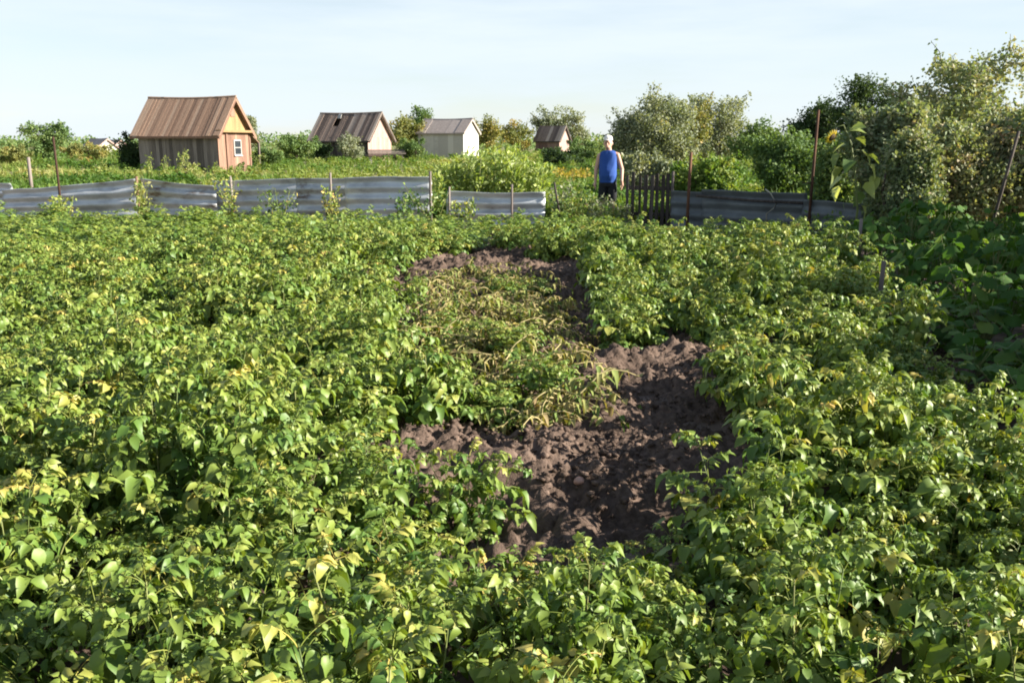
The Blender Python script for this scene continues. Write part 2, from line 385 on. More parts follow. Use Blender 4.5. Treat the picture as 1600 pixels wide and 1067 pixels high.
# a ridge thrown up along the far right edge and furrows of the dug rows
for (a, b, h, w) in [((965, 590), (1120, 575), 0.10, 0.20), ((600, 735), (700, 700), 0.09, 0.17), ((800, 760), (930, 690), 0.10, 0.24), ((930, 600), (960, 690), 0.07, 0.2)]:
    A = ground(*a)[:2]; B = ground(*b)[:2]; d = B - A
    t = np.clip(((X - A[0]) * d[0] + (Y - A[1]) * d[1]) / (d @ d), 0, 1)
    dist = np.hypot(X - A[0] - t * d[0], Y - A[1] - t * d[1])
    Z += h * np.exp(-(dist / w) ** 2)
edge = np.minimum.reduce([X - xs[0], xs[-1] - X, Y - ys[0], ys[-1] - Y])
Z = np.where(edge < 0.5, -0.03 + (Z + 0.03) * np.clip(edge / 0.5, 0, 1), Z)
SOILZ = Z
def soil_z(x, y):
    i = int(round((y - ys[0]) / 0.025)); j = int(round((x - xs[0]) / 0.025))
    if 0 <= i < len(ys) and 0 <= j < len(xs): return float(max(SOILZ[i, j], 0.0))
    return 0.0
idx = np.arange(X.size).reshape(X.shape)
Q = np.stack([idx[:-1, :-1], idx[:-1, 1:], idx[1:, 1:], idx[1:, :-1]], -1).reshape(-1, 4)
part('dug_soil', Geo(np.stack([X, Y, Z], -1).reshape(-1, 3), None, Q, fbm(X * 2, Y * 2, 3).ravel()), SOIL, kind='structure')
# clods
cl = [blob(1, 0.8, s, 1, 0.7) for s in range(6)]
gs = []
for k in range(6):
    Ms = []; ti = []
    while len(Ms) < 700:
        poly = SOIL_PX[random.choice([0, 0, 0, 1, 2])]
        q = ground(random.uniform(570, 1130), random.uniform(405, 835))
        px, py = proj(q)
        if not inpoly(px, py, poly): continue
        s = 0.004 + 0.017 * random.random() ** 3.5
        Ms.append(TR(q[0], q[1], soil_z(q[0], q[1]) + s * 0.05) @ RZ(random.random() * 6.28) @ RX(random.uniform(-.6, .6)) @ SC(s)); ti.append(random.random())
    gs.append(stamp(cl[k], Ms, ti))
part('soil_clods', join(gs), SOIL, kind='stuff', label='loose dark crumbs and clods on the dug soil', category='soil clods')

# ------------------------------------------------------------------ potato leaves and plants
def leaflet(L, W, curl, fold, twist=0.0):
    ts = [0.0, 0.30, 0.62, 1.0]; ws = [0, 0.5, 0.38, 0]
    V = []
    for t, w in zip(ts, ws):
        z = -curl * L * t * t; y = L * t * (1 - 0.15 * curl * t)
        if w == 0: V.append((0, y, z))
        else:
            for s in (-1, 0, 1):
                V.append((s * w * W, y, z + abs(s) * fold * w * W + s * twist * W * t))
    T = [(0, 2, 1), (0, 3, 2), (4, 5, 7), (5, 6, 7)]
    Q = [(1, 2, 5, 4), (2, 3, 6, 5)]
    return Geo(V, T, Q)
def wavy_leaflet(L, W, curl, fold, twist, r):
    ts = [0.0, 0.13, 0.32, 0.55, 0.78, 1.0]; ws = [0, 0.36, 0.52, 0.47, 0.29, 0]
    V = []; a = r.uniform(0, 6); b = r.uniform(0, 6)
    for q, (t, w) in enumerate(zip(ts, ws)):
        z = -curl * L * t * t; y = L * t * (1 - 0.15 * curl * t)
        if w == 0: V.append((0, y, z))
        else:
            for s in (-1, 0, 1):
                ww = w * r.uniform(.88, 1.1)
                V.append((s * ww * W, y + abs(s) * L * r.uniform(-.05, .02), z + abs(s) * fold * ww * W + s * twist * W * t + abs(s) * .09 * W * math.sin(q * 2.3 + (a if s < 0 else b))))
    T = [(0, 2, 1), (0, 3, 2), (10, 11, 13), (11, 12, 13)]
    Q = [(1 + 3 * k + d, 2 + 3 * k + d, 5 + 3 * k + d, 4 + 3 * k + d) for k in range(3) for d in (0, 1)]
    return Geo(V, T, Q)
def compound_leaf(seed, L=0.22, pairs=4, droop=0.6, size=1.0):
    r = random.Random(seed); gs = []
    pts = []; a = r.uniform(0.1, 0.5); p = np.zeros(3); k = 7; bend = r.uniform(-.25, .25); az = 0
    dirs = []
    for i in range(k):
        pts.append(p.copy()); d = np.array([math.sin(az) * math.cos(a), math.cos(az) * math.cos(a), math.sin(a)]); dirs.append((az, a))
        p = p + d * L / (k - 1); a -= droop * 1.5 / (k - 1) * r.uniform(.6, 1.4); az += bend / (k - 1)
    pts = np.array(pts)
    gs.append(tube(pts, np.linspace(0.0028, 0.0012, k), 3, 0.62, False))
    def put(i, ang, ln, side):
        az, a = dirs[i]
        lf = wavy_leaflet(ln, ln * r.uniform(.56, .72), r.uniform(.2, .95), r.uniform(.05, .75), r.uniform(-.22, .22), r)
        M = TR(*pts[i]) @ RZ(-az) @ RX(a) @ RZ(ang) @ TR(0, 0.008 if side else 0, 0) @ RY(r.uniform(-.45, .45)) @ RX(r.uniform(-.55, .30))
        gs.append(lf.moved(M, 0.5 + r.uniform(-.10, .10)))
    put(k - 1, r.uniform(-.15, .15), 0.082 * size * r.uniform(.85, 1.15), 0)
    for j in range(pairs):
        i = k - 2 - int(j * (k - 3) / pairs * 0.95)
        for s in (-1, 1):
            put(i, s * r.uniform(.9, 1.35), 0.070 * size * (1 - 0.13 * j) * r.uniform(.8, 1.15), s)
    for j in range(2):     # small interjected leaflets
        put(r.randint(2, k - 3), r.choice((-1, 1)) * r.uniform(1.0, 1.5), 0.026 * size, 1)
    return join(gs)
NLEAF = 12
LEAF_G = [compound_leaf(100 + i, L=random.uniform(.17, .25), droop=random.uniform(.35, 1.0), size=random.uniform(.85, 1.12)) for i in range(NLEAF)]
def plant_layout(seed, h=0.55, spread=1.0, nst=6, nlf=8):
    r = random.Random(seed); stems = []; leaves = []
    for s in range(nst):
        az = 6.283 * s / nst + r.uniform(-.5, .5); tilt = r.uniform(.08, .75) * spread
        ln = h * r.uniform(.75, 1.2); p = np.array([r.uniform(-.05, .05), r.uniform(-.05, .05), -0.02]); pts = [p.copy()]
        K = 7
        for i in range(K):
            tl = tilt * (1 + .25 * math.sin(i * .9 + s))
            az += r.uniform(-.2, .2)
            p = p + ln / K * np.array([math.cos(az) * math.sin(tl), math.sin(az) * math.sin(tl), math.cos(tl)])
            pts.append(p.copy())
            tilt *= 0.93
        pts = np.array(pts); stems.append(tube(pts, np.linspace(.0056, .0022, K + 1), 5, r.random()))
        la = r.random() * 6.28
        for j in range(nlf):
            t = 0.25 + 0.75 * (j + r.uniform(0, .5)) / nlf; t = min(t, 1.0)
            f = t * K; i = min(int(f), K - 1); q = pts[i] * (1 - (f - i)) + pts[i + 1] * (f - i)
            la += 2.4 + r.uniform(-.4, .4)
            up = r.uniform(-.25, .35) + 0.75 * max(0, t - .7) / .3
            s_ = 1.10 * (0.80 + .35 * math.sin(math.pi * min(1, t * 1.05)) * r.uniform(.8, 1.2)) * (1.0 if t < .85 else .75)
            M = TR(*q) @ RZ(la) @ RX(up) @ RY(r.uniform(-.3, .3)) @ SC(s_)
            leaves.append((r.randrange(NLEAF), M, t))
        for j in range(4):
            M = TR(*(pts[-1] - [0, 0, .012])) @ RZ(la + j * 1.6) @ RX(r.uniform(.15, .9)) @ SC(r.uniform(.5, .8))
            leaves.append((r.randrange(NLEAF), M, 1.0))
    return stems, leaves
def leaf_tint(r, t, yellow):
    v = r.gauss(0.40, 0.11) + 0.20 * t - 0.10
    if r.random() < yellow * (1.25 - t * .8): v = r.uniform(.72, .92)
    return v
NEARV, MIDV = [], []
for v in range(9):
    yl = [0.01, 0.01, 0.03, 0.01, 0.02, 0.03, 0.20, 0.16, 0.01][v]
    st, lv = plant_layout(500 + v, h=[.56, .60, .52, .58, .50, .62, .50, .55, .66][v], nst=[6, 7, 6, 7, 6, 7, 5, 6, 7][v], nlf=10, spread=[1, 1.1, 1.2, .95, 1.2, 1, 1.25, 1.1, .9][v])
    NEARV.append((st, lv, yl))
    r = random.Random(v)
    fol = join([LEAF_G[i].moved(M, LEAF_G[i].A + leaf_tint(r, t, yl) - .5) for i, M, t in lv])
    MIDV.append((mesh_of(fol, 'foliage', POTATO), mesh_of(join(st), 'stems', POTATO_STEM), fol))
# leaf meshes by tint class for the plants whose leaves can be picked apart
TCLS = [0.22, 0.33, 0.43, 0.54, 0.76, 0.90]
LEAF_ME = [[mesh_of(Geo(g.V, g.T, g.Q, g.A - .5 + c), 'leaf', POTATO) for c in TCLS] for g in LEAF_G]

# planting: jittered rows
def soil_free(x, y):
    for z in (0.0, 0.16, 0.32, 0.46):
        for dx, dy in ((0, 0), (-.17, 0), (.17, 0)):
            px, py = proj((x + dx, y + dy, z))
            for poly in SOIL_PX:
                if inpoly(px, py, poly): return z
    return 9.0
def field_right(y):      # right edge of the potato field
    return np.interp(y, [1, 3.3, 3.8, 5.5, 7.9, 10, 12.5, 15, 17], [4.5, 3.4, 2.25, 2.65, 3.4, 4.05, 4.6, 4.9, 4.2])
plants = []
row = -14.0
while row < 6.0:
    y = 0.9 + random.random() * .3
    while y < 19.2:
        x = row + random.gauss(0, .07) + 0.03 * (y - 8)
        yy = y + random.gauss(0, .06)
        y += random.uniform(.31, .43)
        if abs(x) > yy * 0.62 + 1.4: continue
        if x > field_right(yy): continue
        if yy > fence_y(x) - np.interp(x, [1.8, 3.0], [1.5, 2.9]) - .4 * random.random(): continue
        if 1.9 < x < 2.35 and yy > 16.2: continue
        fr = soil_free(x, yy)
        bp_ = proj((x, yy, 0))[1]
        if fr < .1 or (fr < .2 and bp_ < 930) or (fr < .4 and bp_ < 960 and random.random() < .7) or (fr < .6 and bp_ < 880 and x < .1 and random.random() < .7): continue
        plants.append((x, yy, .55 if fr < .2 else .68 if fr < .4 else .85 if fr < .6 else 1.0))
    row += 0.60
# self-set plants closing the gaps between the near rows
for _ in range(2600):
    y = random.uniform(1.0, 7.0); x = random.uniform(-.62, .62) * y + random.uniform(-.6, .6)
    if x > field_right(y) - .1: continue
    dn_ = min(math.hypot(x - a, y - b) for a, b, c in plants)
    if dn_ < .24: continue
    fr = soil_free(x, y)
    if fr < .2 or (fr < .6 and proj((x, y, 0))[1] < 935) or dn_ < (.26 if fr < .6 else .31 if y < 4.2 else .36): continue
    plants.append((x, y, .62 if fr < .4 else .78 if fr < .6 else .88))
# a few extra plants left standing inside the dug patch
for px, py in [(665, 655), (705, 645), (1150, 610), (730, 815), (640, 640)]:
    q = ground(px, py, .1); plants.append((q[0], q[1], .9))
def shows(x, y, f=1):
    px, py = proj((x, y, .45)); return -90 < px < 1690 and py < 1190
plants.sort(key=lambda q: math.hypot(q[0], q[1]) + (0 if shows(*q) else 100))
print('potato plants', len(plants))
G_POT = 'potato plants of the unharvested field'
far_geo = []; far_stem = []
for k, (x, y, low) in enumerate(plants):
    yn = fbm(np.array([x * .55 + 40]), np.array([y * .55]), 3)[0]
    yellow = yn > (0.54 if y > 6 and x < -.5 else .61) or (x < -1.2 and 1.6 < y < 3.0 and random.random() < .35)
    v = random.choice([6, 7]) if yellow and random.random() < .75 else random.choice([0, 1, 2, 3, 4, 5, 8])
    s = low * .80 * random.uniform(.80, 1.18) * (1.0 + 0.22 * (fbm(np.array([x * .8]), np.array([y * .8 + 60]), 2)[0] - .5) * 2)
    s = min(s, .94)
    rz = random.random() * 6.283
    if k < 300:
        yl = v in (6, 7); tall = v == 8
        rim = any(soil_free(x + dx, y + dy) < .2 for dx, dy in ((.45, 0), (-.45, 0), (0, .5), (0, -.5)))
        bord = x > field_right(y) - .6 and y > 3.6
        kind_ = 'yellowing' if yl else 'tall leggy green' if tall else 'bushy green'
        where = 'at the rim of the dug soil' if rim else 'at the field edge beside the shaded leafy border' if bord else 'amid the unharvested field'
        lab = '%s potato plant %s' % (kind_, where); grp = '%s potato plants %s' % (kind_, where)
        root = thing('potato_plant', lab, 'potato plant', (x, y, soil_z(x, y)), rz, grp)
        root.scale = (s, s, s * random.uniform(.82, 1.12) * np.interp(y, [2, 9], [1.0, .92]))
        if k < 40:
            st, lv, yv = NEARV[v]
            for g in st:
                if not hasattr(g, 'me'): g.me = mesh_of(g, 'stem', POTATO_STEM)
                obj('stem', g.me, root)
            for i, M, t in lv:
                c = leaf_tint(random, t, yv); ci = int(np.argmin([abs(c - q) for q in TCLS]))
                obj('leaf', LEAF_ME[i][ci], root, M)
        else:
            f, sm, _ = MIDV[v]
            obj('foliage', f, root, kind='stuff'); obj('stems', sm, root, kind='stuff')
    else:
        M = TR(x, y, soil_z(x, y)) @ RZ(rz) @ SC((s, s, s * random.uniform(.74, .98) * np.interp(y, [8, 15], [1.0, .78])))
        dy = random.uniform(-.05, .05)
        far_geo.append((v, M, dy))
# the far rest as one mass, with fewer leaflets
LITE = []
for v in range(9):
    st, lv, yl = NEARV[v]; r = random.Random(v + 50); gs = []
    base = [leaflet(.075, .055, .4, .2), leaflet(.085, .06, .6, .1), leaflet(.07, .06, .2, .4)]
    simple = []
    for g in base:  # a leaflet as two kinked quads' worth of faces
        simple.append(Geo(g.V[[0, 1, 2, 3, 7]], [(0, 2, 1), (0, 3, 2), (1, 2, 4), (2, 3, 4)], None))
    for i, M, t in lv:
        if r.random() < .5: continue
        tt = leaf_tint(r, t, yl)
        for j in range(5):
            off = [(0, .16, 0), (.01, .11, 1.1), (-.01, .11, -1.1), (.01, .05, 1.2), (-.01, .05, -1.2)][j]
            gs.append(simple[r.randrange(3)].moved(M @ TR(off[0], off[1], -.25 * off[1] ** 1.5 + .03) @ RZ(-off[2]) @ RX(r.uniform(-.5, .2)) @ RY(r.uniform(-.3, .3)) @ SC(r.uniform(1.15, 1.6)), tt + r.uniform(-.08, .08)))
    LITE.append(join(gs))
gs = []
for v in range(9):
    Ms = [M for a, M, d in far_geo if a == v]; ds = [d for a, M, d in far_geo if a == v]
    if Ms:
        g = stamp(LITE[v], Ms, ds); g.A = np.tile(LITE[v].A, len(Ms)) + np.repeat(ds, len(LITE[v].V)); gs.append(g)
part('potato_field', join(gs), POTATO, kind='stuff', label='far rows of potato foliage running up to the fence', category='potato foliage')

# wilted haulm lying in the dug rows
def haulm_geo(seed):
    r = random.Random(seed); stems = []; lv = []
    for s in range(15):
        az = r.gauss(2.4, 1.3); L = r.uniform(.25, .55); p = np.array([r.uniform(-.14, .14), r.uniform(-.14, .14), r.uniform(.02, .08)]); pts = [p.copy()]
        a = r.uniform(.1, .8)
        for i in range(6):
            az += r.uniform(-.45, .45); a -= r.uniform(.05, .4)
            p = p + L / 6 * np.array([math.cos(az) * math.cos(a), math.sin(az) * math.cos(a), math.sin(a)]); p[2] = max(p[2], r.uniform(.015, .04)); pts.append(p.copy())
            for _ in range(2):
                lv.append(leaflet(.06, .03, r.uniform(.4, 1.3), r.uniform(.3, 1.0), r.uniform(-.4, .4)).moved(TR(*p) @ RZ(r.random() * 6.28) @ RX(r.uniform(-.7, .5)) @ SC(r.uniform(.6, 1.3)), r.random() ** .95))
        stems.append(tube(pts, np.linspace(.0046, .0022, 7), 4, r.random()))
    return join(stems), join(lv)
HV = [(lambda q: (mesh_of(q[0], 'stems', DRY_STEM), mesh_of(q[1], 'leaves', DRY)))(haulm_geo(900 + i)) for i in range(5)]
hp = []
tries = 0
while len(hp) < 46 and tries < 4000:
    tries += 1
    px, py = random.uniform(615, 910), random.uniform(415, 690)
    if not inpoly(px, py, HAULM_PX): continue
    q = ground(px, py, .08)
    if any(math.hypot(q[0] - a, q[1] - b) < .19 for a, b in hp): continue
    hp.append((q[0], q[1]))
for x, y in hp:
    root = thing('wilted_potato_haulm', 'limp yellowed potato haulm lying flat on the dug soil', 'potato haulm', (x, y, soil_z(x, y)), random.random() * 6.28, 'wilted haulm left on the dug rows')
    s = random.uniform(.8, 1.15); root.scale = (s, s, s * 1.15)
    a, b = random.choice(HV); obj('stems', a, root, kind='stuff'); obj('leaves', b, root, kind='stuff')
for i, (px, py) in enumerate([(760, 545), (800, 560), (690, 520), (800, 645), (850, 625), (770, 640), (840, 455), (790, 460)]):   # still-green tufts in the wilted strip
    q = ground(px, py, .1); root = thing('drooping_potato_plant', 'small half-green potato plant left in the wilted strip', 'potato plant', (q[0], q[1], soil_z(q[0], q[1])), i * 1.3, 'half-green plants left in the wilted strip')
    root.scale = (.55, .55, .34); f, sm, _ = MIDV[[2, 5, 6, 4, 0, 3, 6, 7][i]]
    obj('foliage', f, root, kind='stuff'); obj('stems', sm, root, kind='stuff')
# dug-up potatoes lying on the soil
tub = [mesh_of(blob(.038, .22, 70 + i, 2, .8), 'potato', POTATO_SKIN) for i in range(3)]
for i, (px, py) in enumerate([(601, 738), (905, 737)]):
    q = ground(px, py, .1); o = obj('potato', tub[i % 3]); z = soil_z(q[0], q[1]); q = ground(px, py, z + .02)
    o.location = (q[0], q[1], soil_z(q[0], q[1]) + .02); o.rotation_euler = (0, 0, i); o.scale = (.85, .6, .55)
    o['label'] = 'pinkish potato tuber lying on the dug soil'; o['category'] = 'potato'; o['group'] = 'potatoes on the dug soil'

# ------------------------------------------------------------------ corrugated fence
def sheet_geo(A, B, zb, zt, lam=0.22, amp=0.023, bend=0.03, seed=0, ph=0.0):
    """A, B: (x, y) ends; zb, zt: (left, right) heights"""
    A = np.array(A); B = np.array(B); L = np.linalg.norm(B - A); d = (B - A) / L; nrm = np.array([d[1], -d[0]])
    nx = max(8, int(L / .09)); nz = 46
    s = np.linspace(0, 1, nx)[None, :]; t = np.linspace(0, 1, nz)[:, None]
    b = zb[0] + (zb[1] - zb[0]) * s; tp = zt[0] + (zt[1] - zt[0]) * s
    tp = tp + 0.05 * (fbm(s * L * 1.1 + seed * 9, np.zeros_like(s) + seed, 2) - .5)
    z = b + (tp - b) * t
    H = np.mean(tp - b)
    w = amp * np.cos(2 * math.pi * (H * (1 - t) / lam) + ph + 0 * s)
    w = w + bend * (fbm(s * L * .9 + seed * 5.3, t * 1.5 + seed, 2) - .5) * 2 + 0.02 * (fbm(s * L * 4 + seed, t * 3 + seed * 2, 2) - .5)
    px = A[0] + d[0] * s * L + nrm[0] * w; py = A[1] + d[1] * s * L + nrm[1] * w
    V = np.stack([px, py, z], -1).reshape(-1, 3); k = nx * nz
    V2 = V.copy(); V2[:, :2] -= nrm * .006
    ix = np.arange(k).reshape(nz, nx)
    q = np.stack([ix[:-1, :-1], ix[:-1, 1:], ix[1:, 1:], ix[1:, :-1]], -1).reshape(-1, 4)
    rim = np.concatenate([ix[0], ix[1:, -1], ix[-1, -2::-1], ix[-2:0:-1, 0]])
    rq = np.stack([rim, np.roll(rim, -1), np.roll(rim, -1) + k, rim + k], -1)
    return Geo(np.vstack([V, V2]), None, np.vstack([q, q[:, ::-1] + k, rq[:, ::-1]]), 0.3 + .4 * random.random())
def sheet(parent, x0, y0t, Y0, x1, y1t, Y1, zb=(0, 0), mat=None, **kw):
    a = at(x0, y0t, Y0); b = at(x1, y1t, Y1)
    return part('sheet', sheet_geo(a[:2], b[:2], zb, (a[2], b[2]), **kw), mat or SHEET, parent)
def post(name, parent, px, py_top, Y, r, mat, lean=(0, 0), zb=-.1, n=8, **props):
    q = at(px, py_top, Y); b = np.array([q[0] - lean[0], q[1] - lean[1], zb])
    mid = (q + b) / 2 + np.array([random.uniform(-.01, .01), 0, 0])
    return part(name, tube([b, mid, q], [r * 1.05, r, r * .92], n, random.random()), mat, parent, **props)
fl = thing('corrugated_fence', 'long low fence of dented corrugated metal sheets behind the potato field', 'fence')
sheet(fl, -130, 285, 19.9, 18, 287, 19.62, seed=1)
sheet(fl, 4, 298, 19.52, 214, 279, 19.10, seed=2, bend=.05, zb=(0, .05))
sheet(fl, 219, 280, 19.02, 338, 291, 18.80, seed=3, bend=.05)
sheet(fl, 332, 283, 18.90, 470, 279, 18.55, seed=4)
sheet(fl, 462, 279, 18.50, 545, 278, 18.34, seed=5)
sheet(fl, 538, 276, 18.30, 674, 276, 18.05, seed=6, bend=.015)
for px, py, Y, m, r in [(213, 276, 18.98, WOOD_WARM, .03), (516, 270, 18.3, WOOD_GREY, .025), (360, 275, 18.75, WOOD_GREY, .025), (672, 268, 17.95, WOOD_GREY, .03)]:
    post('post', fl, px, py, Y, r, m)
post('post', fl, 83, 214, 19.25, .024, RUST)
f2 = thing('corrugated_fence', 'short lower corrugated sheet between the pale green shrub and the gap', 'fence')
sheet(f2, 697, 299, 17.72, 852, 301, 17.5, seed=8, bend=.02)
post('post', f2, 800, 288, 17.5, .022, WOOD_GREY)
post('post', f2, 702, 292, 17.64, .022, WOOD_GREY)
f3 = thing('corrugated_fence', 'shaded corrugated fence with a wooden rail right of the picket gate', 'fence')
sheet(f3, 1050, 297, 16.85, 1110, 299, 16.45, seed=11, bend=.02, mat=SHEET_SHADED)
sheet(f3, 1098, 297, 16.40, 1262, 302, 15.25, seed=12, bend=.035, mat=SHEET_SHADED, lam=.24, amp=.028)
sheet(f3, 1256, 312, 15.15, 1352, 318, 14.3, seed=13, bend=.03, mat=SHEET_SHADED, zb=(0, 0))
a = at(1088, 306, 16.38); b = at(1268, 318, 15.1)
part('rail', tube([a, (a + b) / 2 + np.array([0, 0, -.02]), b], [.028, .024, .03], 8), WOOD_DARK, f3)
post('post', f3, 1080, 238, 16.5, .028, RUST, lean=(.02, 0))
post('post', f3, 1279, 172, 15.0, .023, RUST, lean=(.03, 0))
b = at(1262, 286, 15.0); part('bracket', box(b[0] - .09, b[0] + .12, b[1] - .02, b[1] + .02, b[2] - .008, b[2] + .008), RUST, f3)
post('post', f3, 1052, 268, 16.9, .03, WOOD_DARK)
rp = [at(1196, 296, 15.62), at(1204, 302, 15.58), at(1213, 318, 15.55), at(1208, 326, 15.53), at(1198, 334, 15.52), at(1197, 346, 15.52)]
part('hanging_rope', tube(rp, .011, 6), ROPE, None, label='pale rope hanging over the shaded corrugated fence', category='rope')
# picket gate
gt = thing('picket_gate', 'narrow gate of dark uneven wooden pickets beside the person', 'gate')
for i, (px, pt) in enumerate([(982, 272), (990, 268), (1001, 274), (1010, 271), (1019, 273), (1028, 270), (1037, 272), (1046, 269)]):
    Y = 17.25 - i * .045; q = at(px, pt, Y); w = random.uniform(.05, .075)
    g = bbox_board(w, q[2] - .03, .02, .004, random.random())
    e = len(g.V) - 6; g.V[e:, 2] -= np.abs(g.V[e:, 0]) * random.uniform(.2, 1.0)
    part('picket', g, WOOD_DARK, gt, False, TR(q[0], q[1], .03) @ RY(random.uniform(-.025, .025)) @ RZ(-.35))
for z0, z1 in ((.70, .78), (.22, .28)):
    a = at(980, 290, 17.29); b = at(1050, 290, 16.93); d = math.hypot(b[0] - a[0], b[1] - a[1])
    part('rail', box(0, d, .012, .04, z0, z1), WOOD_DARK, gt, False, TR(a[0], a[1], 0) @ RZ(math.atan2(b[1] - a[1], b[0] - a[0])))
# lone stakes
def stake(name, label, px, pt, Y, r, mat, lean=(0, 0), base_px=None):
    o = post(name, None, px, pt, Y, r, mat, lean); o['label'] = label; o['category'] = 'stake'; return o
stake('leaning_stake', 'thin leaning stake among the weeds in the fence gap', 866, 285, 17.3, .022, WOOD_DARK, (-.16, 0))
stake('wooden_stake', 'pale stub of a stake below the sunflower', 1346, 342, 11.6, .022, WOOD_GREY)
stake('wooden_stake', 'short weathered stake at the right edge of the potato field', 1381, 408, 7.3, .02, WOOD_GREY, (.02, 0))
stake('wooden_pole', 'slanting wooden pole in front of the tall right thicket', 1592, 205, 13.2, .024, WOOD_DARK, (.32, 0))
stake('fence_post', 'dark wooden post rising out of the right thicket', 1511, 203, 15.4, .065, WOOD_DARK)
stake('fence_post', 'thin grey post standing in the meadow behind the left sheets', 44, 246, 27, .05, WOOD_GREY)

# ------------------------------------------------------------------ huts
def hut(name, label, px_l, px_c, px_r, Y, ridge_py, eave_py, ang, length, width, wall_mat, gable_mat, gable_wall_mat, roof_mat, nb=20, over=.25, base=0.0):
    """front corner (between long wall and gable) stands at pixel column px_c and depth Y; long axis runs away to the left at ang"""
    c = at(px_c, 230, Y); root = thing(name, label, 'hut', (c[0], Y, base), ang)
    # local: x along the long wall (negative = towards the back), y across the gable (0 = long wall, width = far wall)
    ze = at(px_c, eave_py, Y)[2] - base; zr = at(px_c, ridge_py, Y)[2] - base
    return root, ze, zr
def board(parent, nm, w, h, M, mat, t=.025, tint=None, **pr):
    return part(nm, bbox_board(w, h, t, .003, random.random() if tint is None else tint), mat, parent, False, M, **pr)
def build_hut(root, L, W, ze, zr, wall_mat, gable_mat, gwall_mat, roof_mat, over=.28, pw=.2, rw=.22, holes=(), trim=None, gap=.004):
    # long wall at y=0 (faces -y), from x=-L..0 ; gable at x=0 (faces +x), y=0..W
    nL = max(3, int(L / pw)); w = L / nL
    for i in range(nL):
        board(root, 'wall_board', w - gap, ze, TR(-L + (i + .5) * w, random.uniform(-.006, .006), 0), wall_mat)
        board(root, 'wall_board', w - gap, ze, TR(-L + (i + .5) * w, W, 0), wall_mat)
    nW = max(3, int(W / pw)); w = W / nW
    for i in range(nW):
        y = (i + .5) * w
        board(root, 'wall_board', w - gap, ze, TR(0, y, 0) @ RZ(math.pi / 2), gwall_mat)
        board(root, 'wall_board', w - gap, ze, TR(-L, y, 0) @ RZ(math.pi / 2), wall_mat)
        hh = (zr - ze) * (1 - abs(y - W / 2) / (W / 2))
        y0, y1 = y - w / 2 + gap / 2, y + w / 2 - gap / 2
        h0 = (zr - ze) * (1 - abs(y0 - W / 2) / (W / 2)); h1 = (zr - ze) * (1 - abs(y1 - W / 2) / (W / 2))
        for X_, mt in ((0.004, gable_mat), (-L - .004, wall_mat)):
            V = [(X_ + dx, yy, zz) for dx in (-.012, .012) for yy, zz in ((y0, ze + .003), (y1, ze + .003), (y1, ze + h1 - .03), (y0, ze + h0 - .03))]
            part('gable_board', Geo(V, None, [(3, 2, 1, 0), (4, 5, 6, 7), (0, 1, 5, 4), (1, 2, 6, 5), (2, 3, 7, 6), (3, 0, 4, 7)], random.random()), mt, root, False)
    # roof: boards down each slope
    rise = zr - ze; run = W / 2; sl = math.hypot(rise, run); drop = over / run * rise * .8
    roofL = L + 2 * over; nR = int(roofL / rw); rwid = roofL / nR
    for side in (0, 1):
        for i in range(nR):
            x = -L - over + (i + .5) * rwid
            len_ = sl * (1 + over * .8 / run)
            sag = -.07 * math.sin(math.pi * (i + .5) / nR) + random.uniform(-.012, .012)
            if side == 0 and i in holes: len_ *= .55
            ang = math.atan2(rise, run)
            g = bbox_board(rwid - .012, len_ * random.uniform(.97, 1.02), .03, .004, random.random())
            Mx = TR(x, -over * .8, ze - drop + .05 + sag) @ RX(ang - math.pi / 2) if side == 0 else TR(x, W + over * .8, ze - drop + .05 + sag) @ RX(math.pi / 2 - ang)
            part('roof_board', g, roof_mat, root, False, Mx)
    rc_ = [(-L - over + roofL * t, W / 2 + random.uniform(-.01, .01), zr + .05 - .07 * math.sin(math.pi * t)) for t in np.linspace(0, 1, 9)]
    part('ridge_cap', tube(rc_, .055, 5), roof_mat, root, False)
    tm = trim or wall_mat
    for x in (over - .03, -L - over + .03):
        for side in (0, 1):
            ang = math.atan2(rise, run)
            Mx = TR(x, -over * .8, ze - drop - .09) @ RX(ang - math.pi / 2) if side == 0 else TR(x, W + over * .8, ze - drop - .09) @ RX(math.pi / 2 - ang)
            part('bargeboard', bbox_board(.03, sl * (1 + over * .8 / run), .14, .002), tm, root, False, Mx)
    part('fascia', box(-L - over, over, -over * .8 - .03, -over * .8, ze - drop - .10, ze - drop + .02), tm, root, False)
# nearest cabin
ang = R(-14.4)
c = at(340, 230, 47.0)
h1 = thing('wooden_cabin', 'brown wooden cabin with a golden gable and one small window', 'cabin', (c[0], 47.0, 0), 0)
ze = at(340, 205, 47)[2]; zr = at(365, 151, 47.6)[2]
h1.rotation_euler = (0, 0, ang)
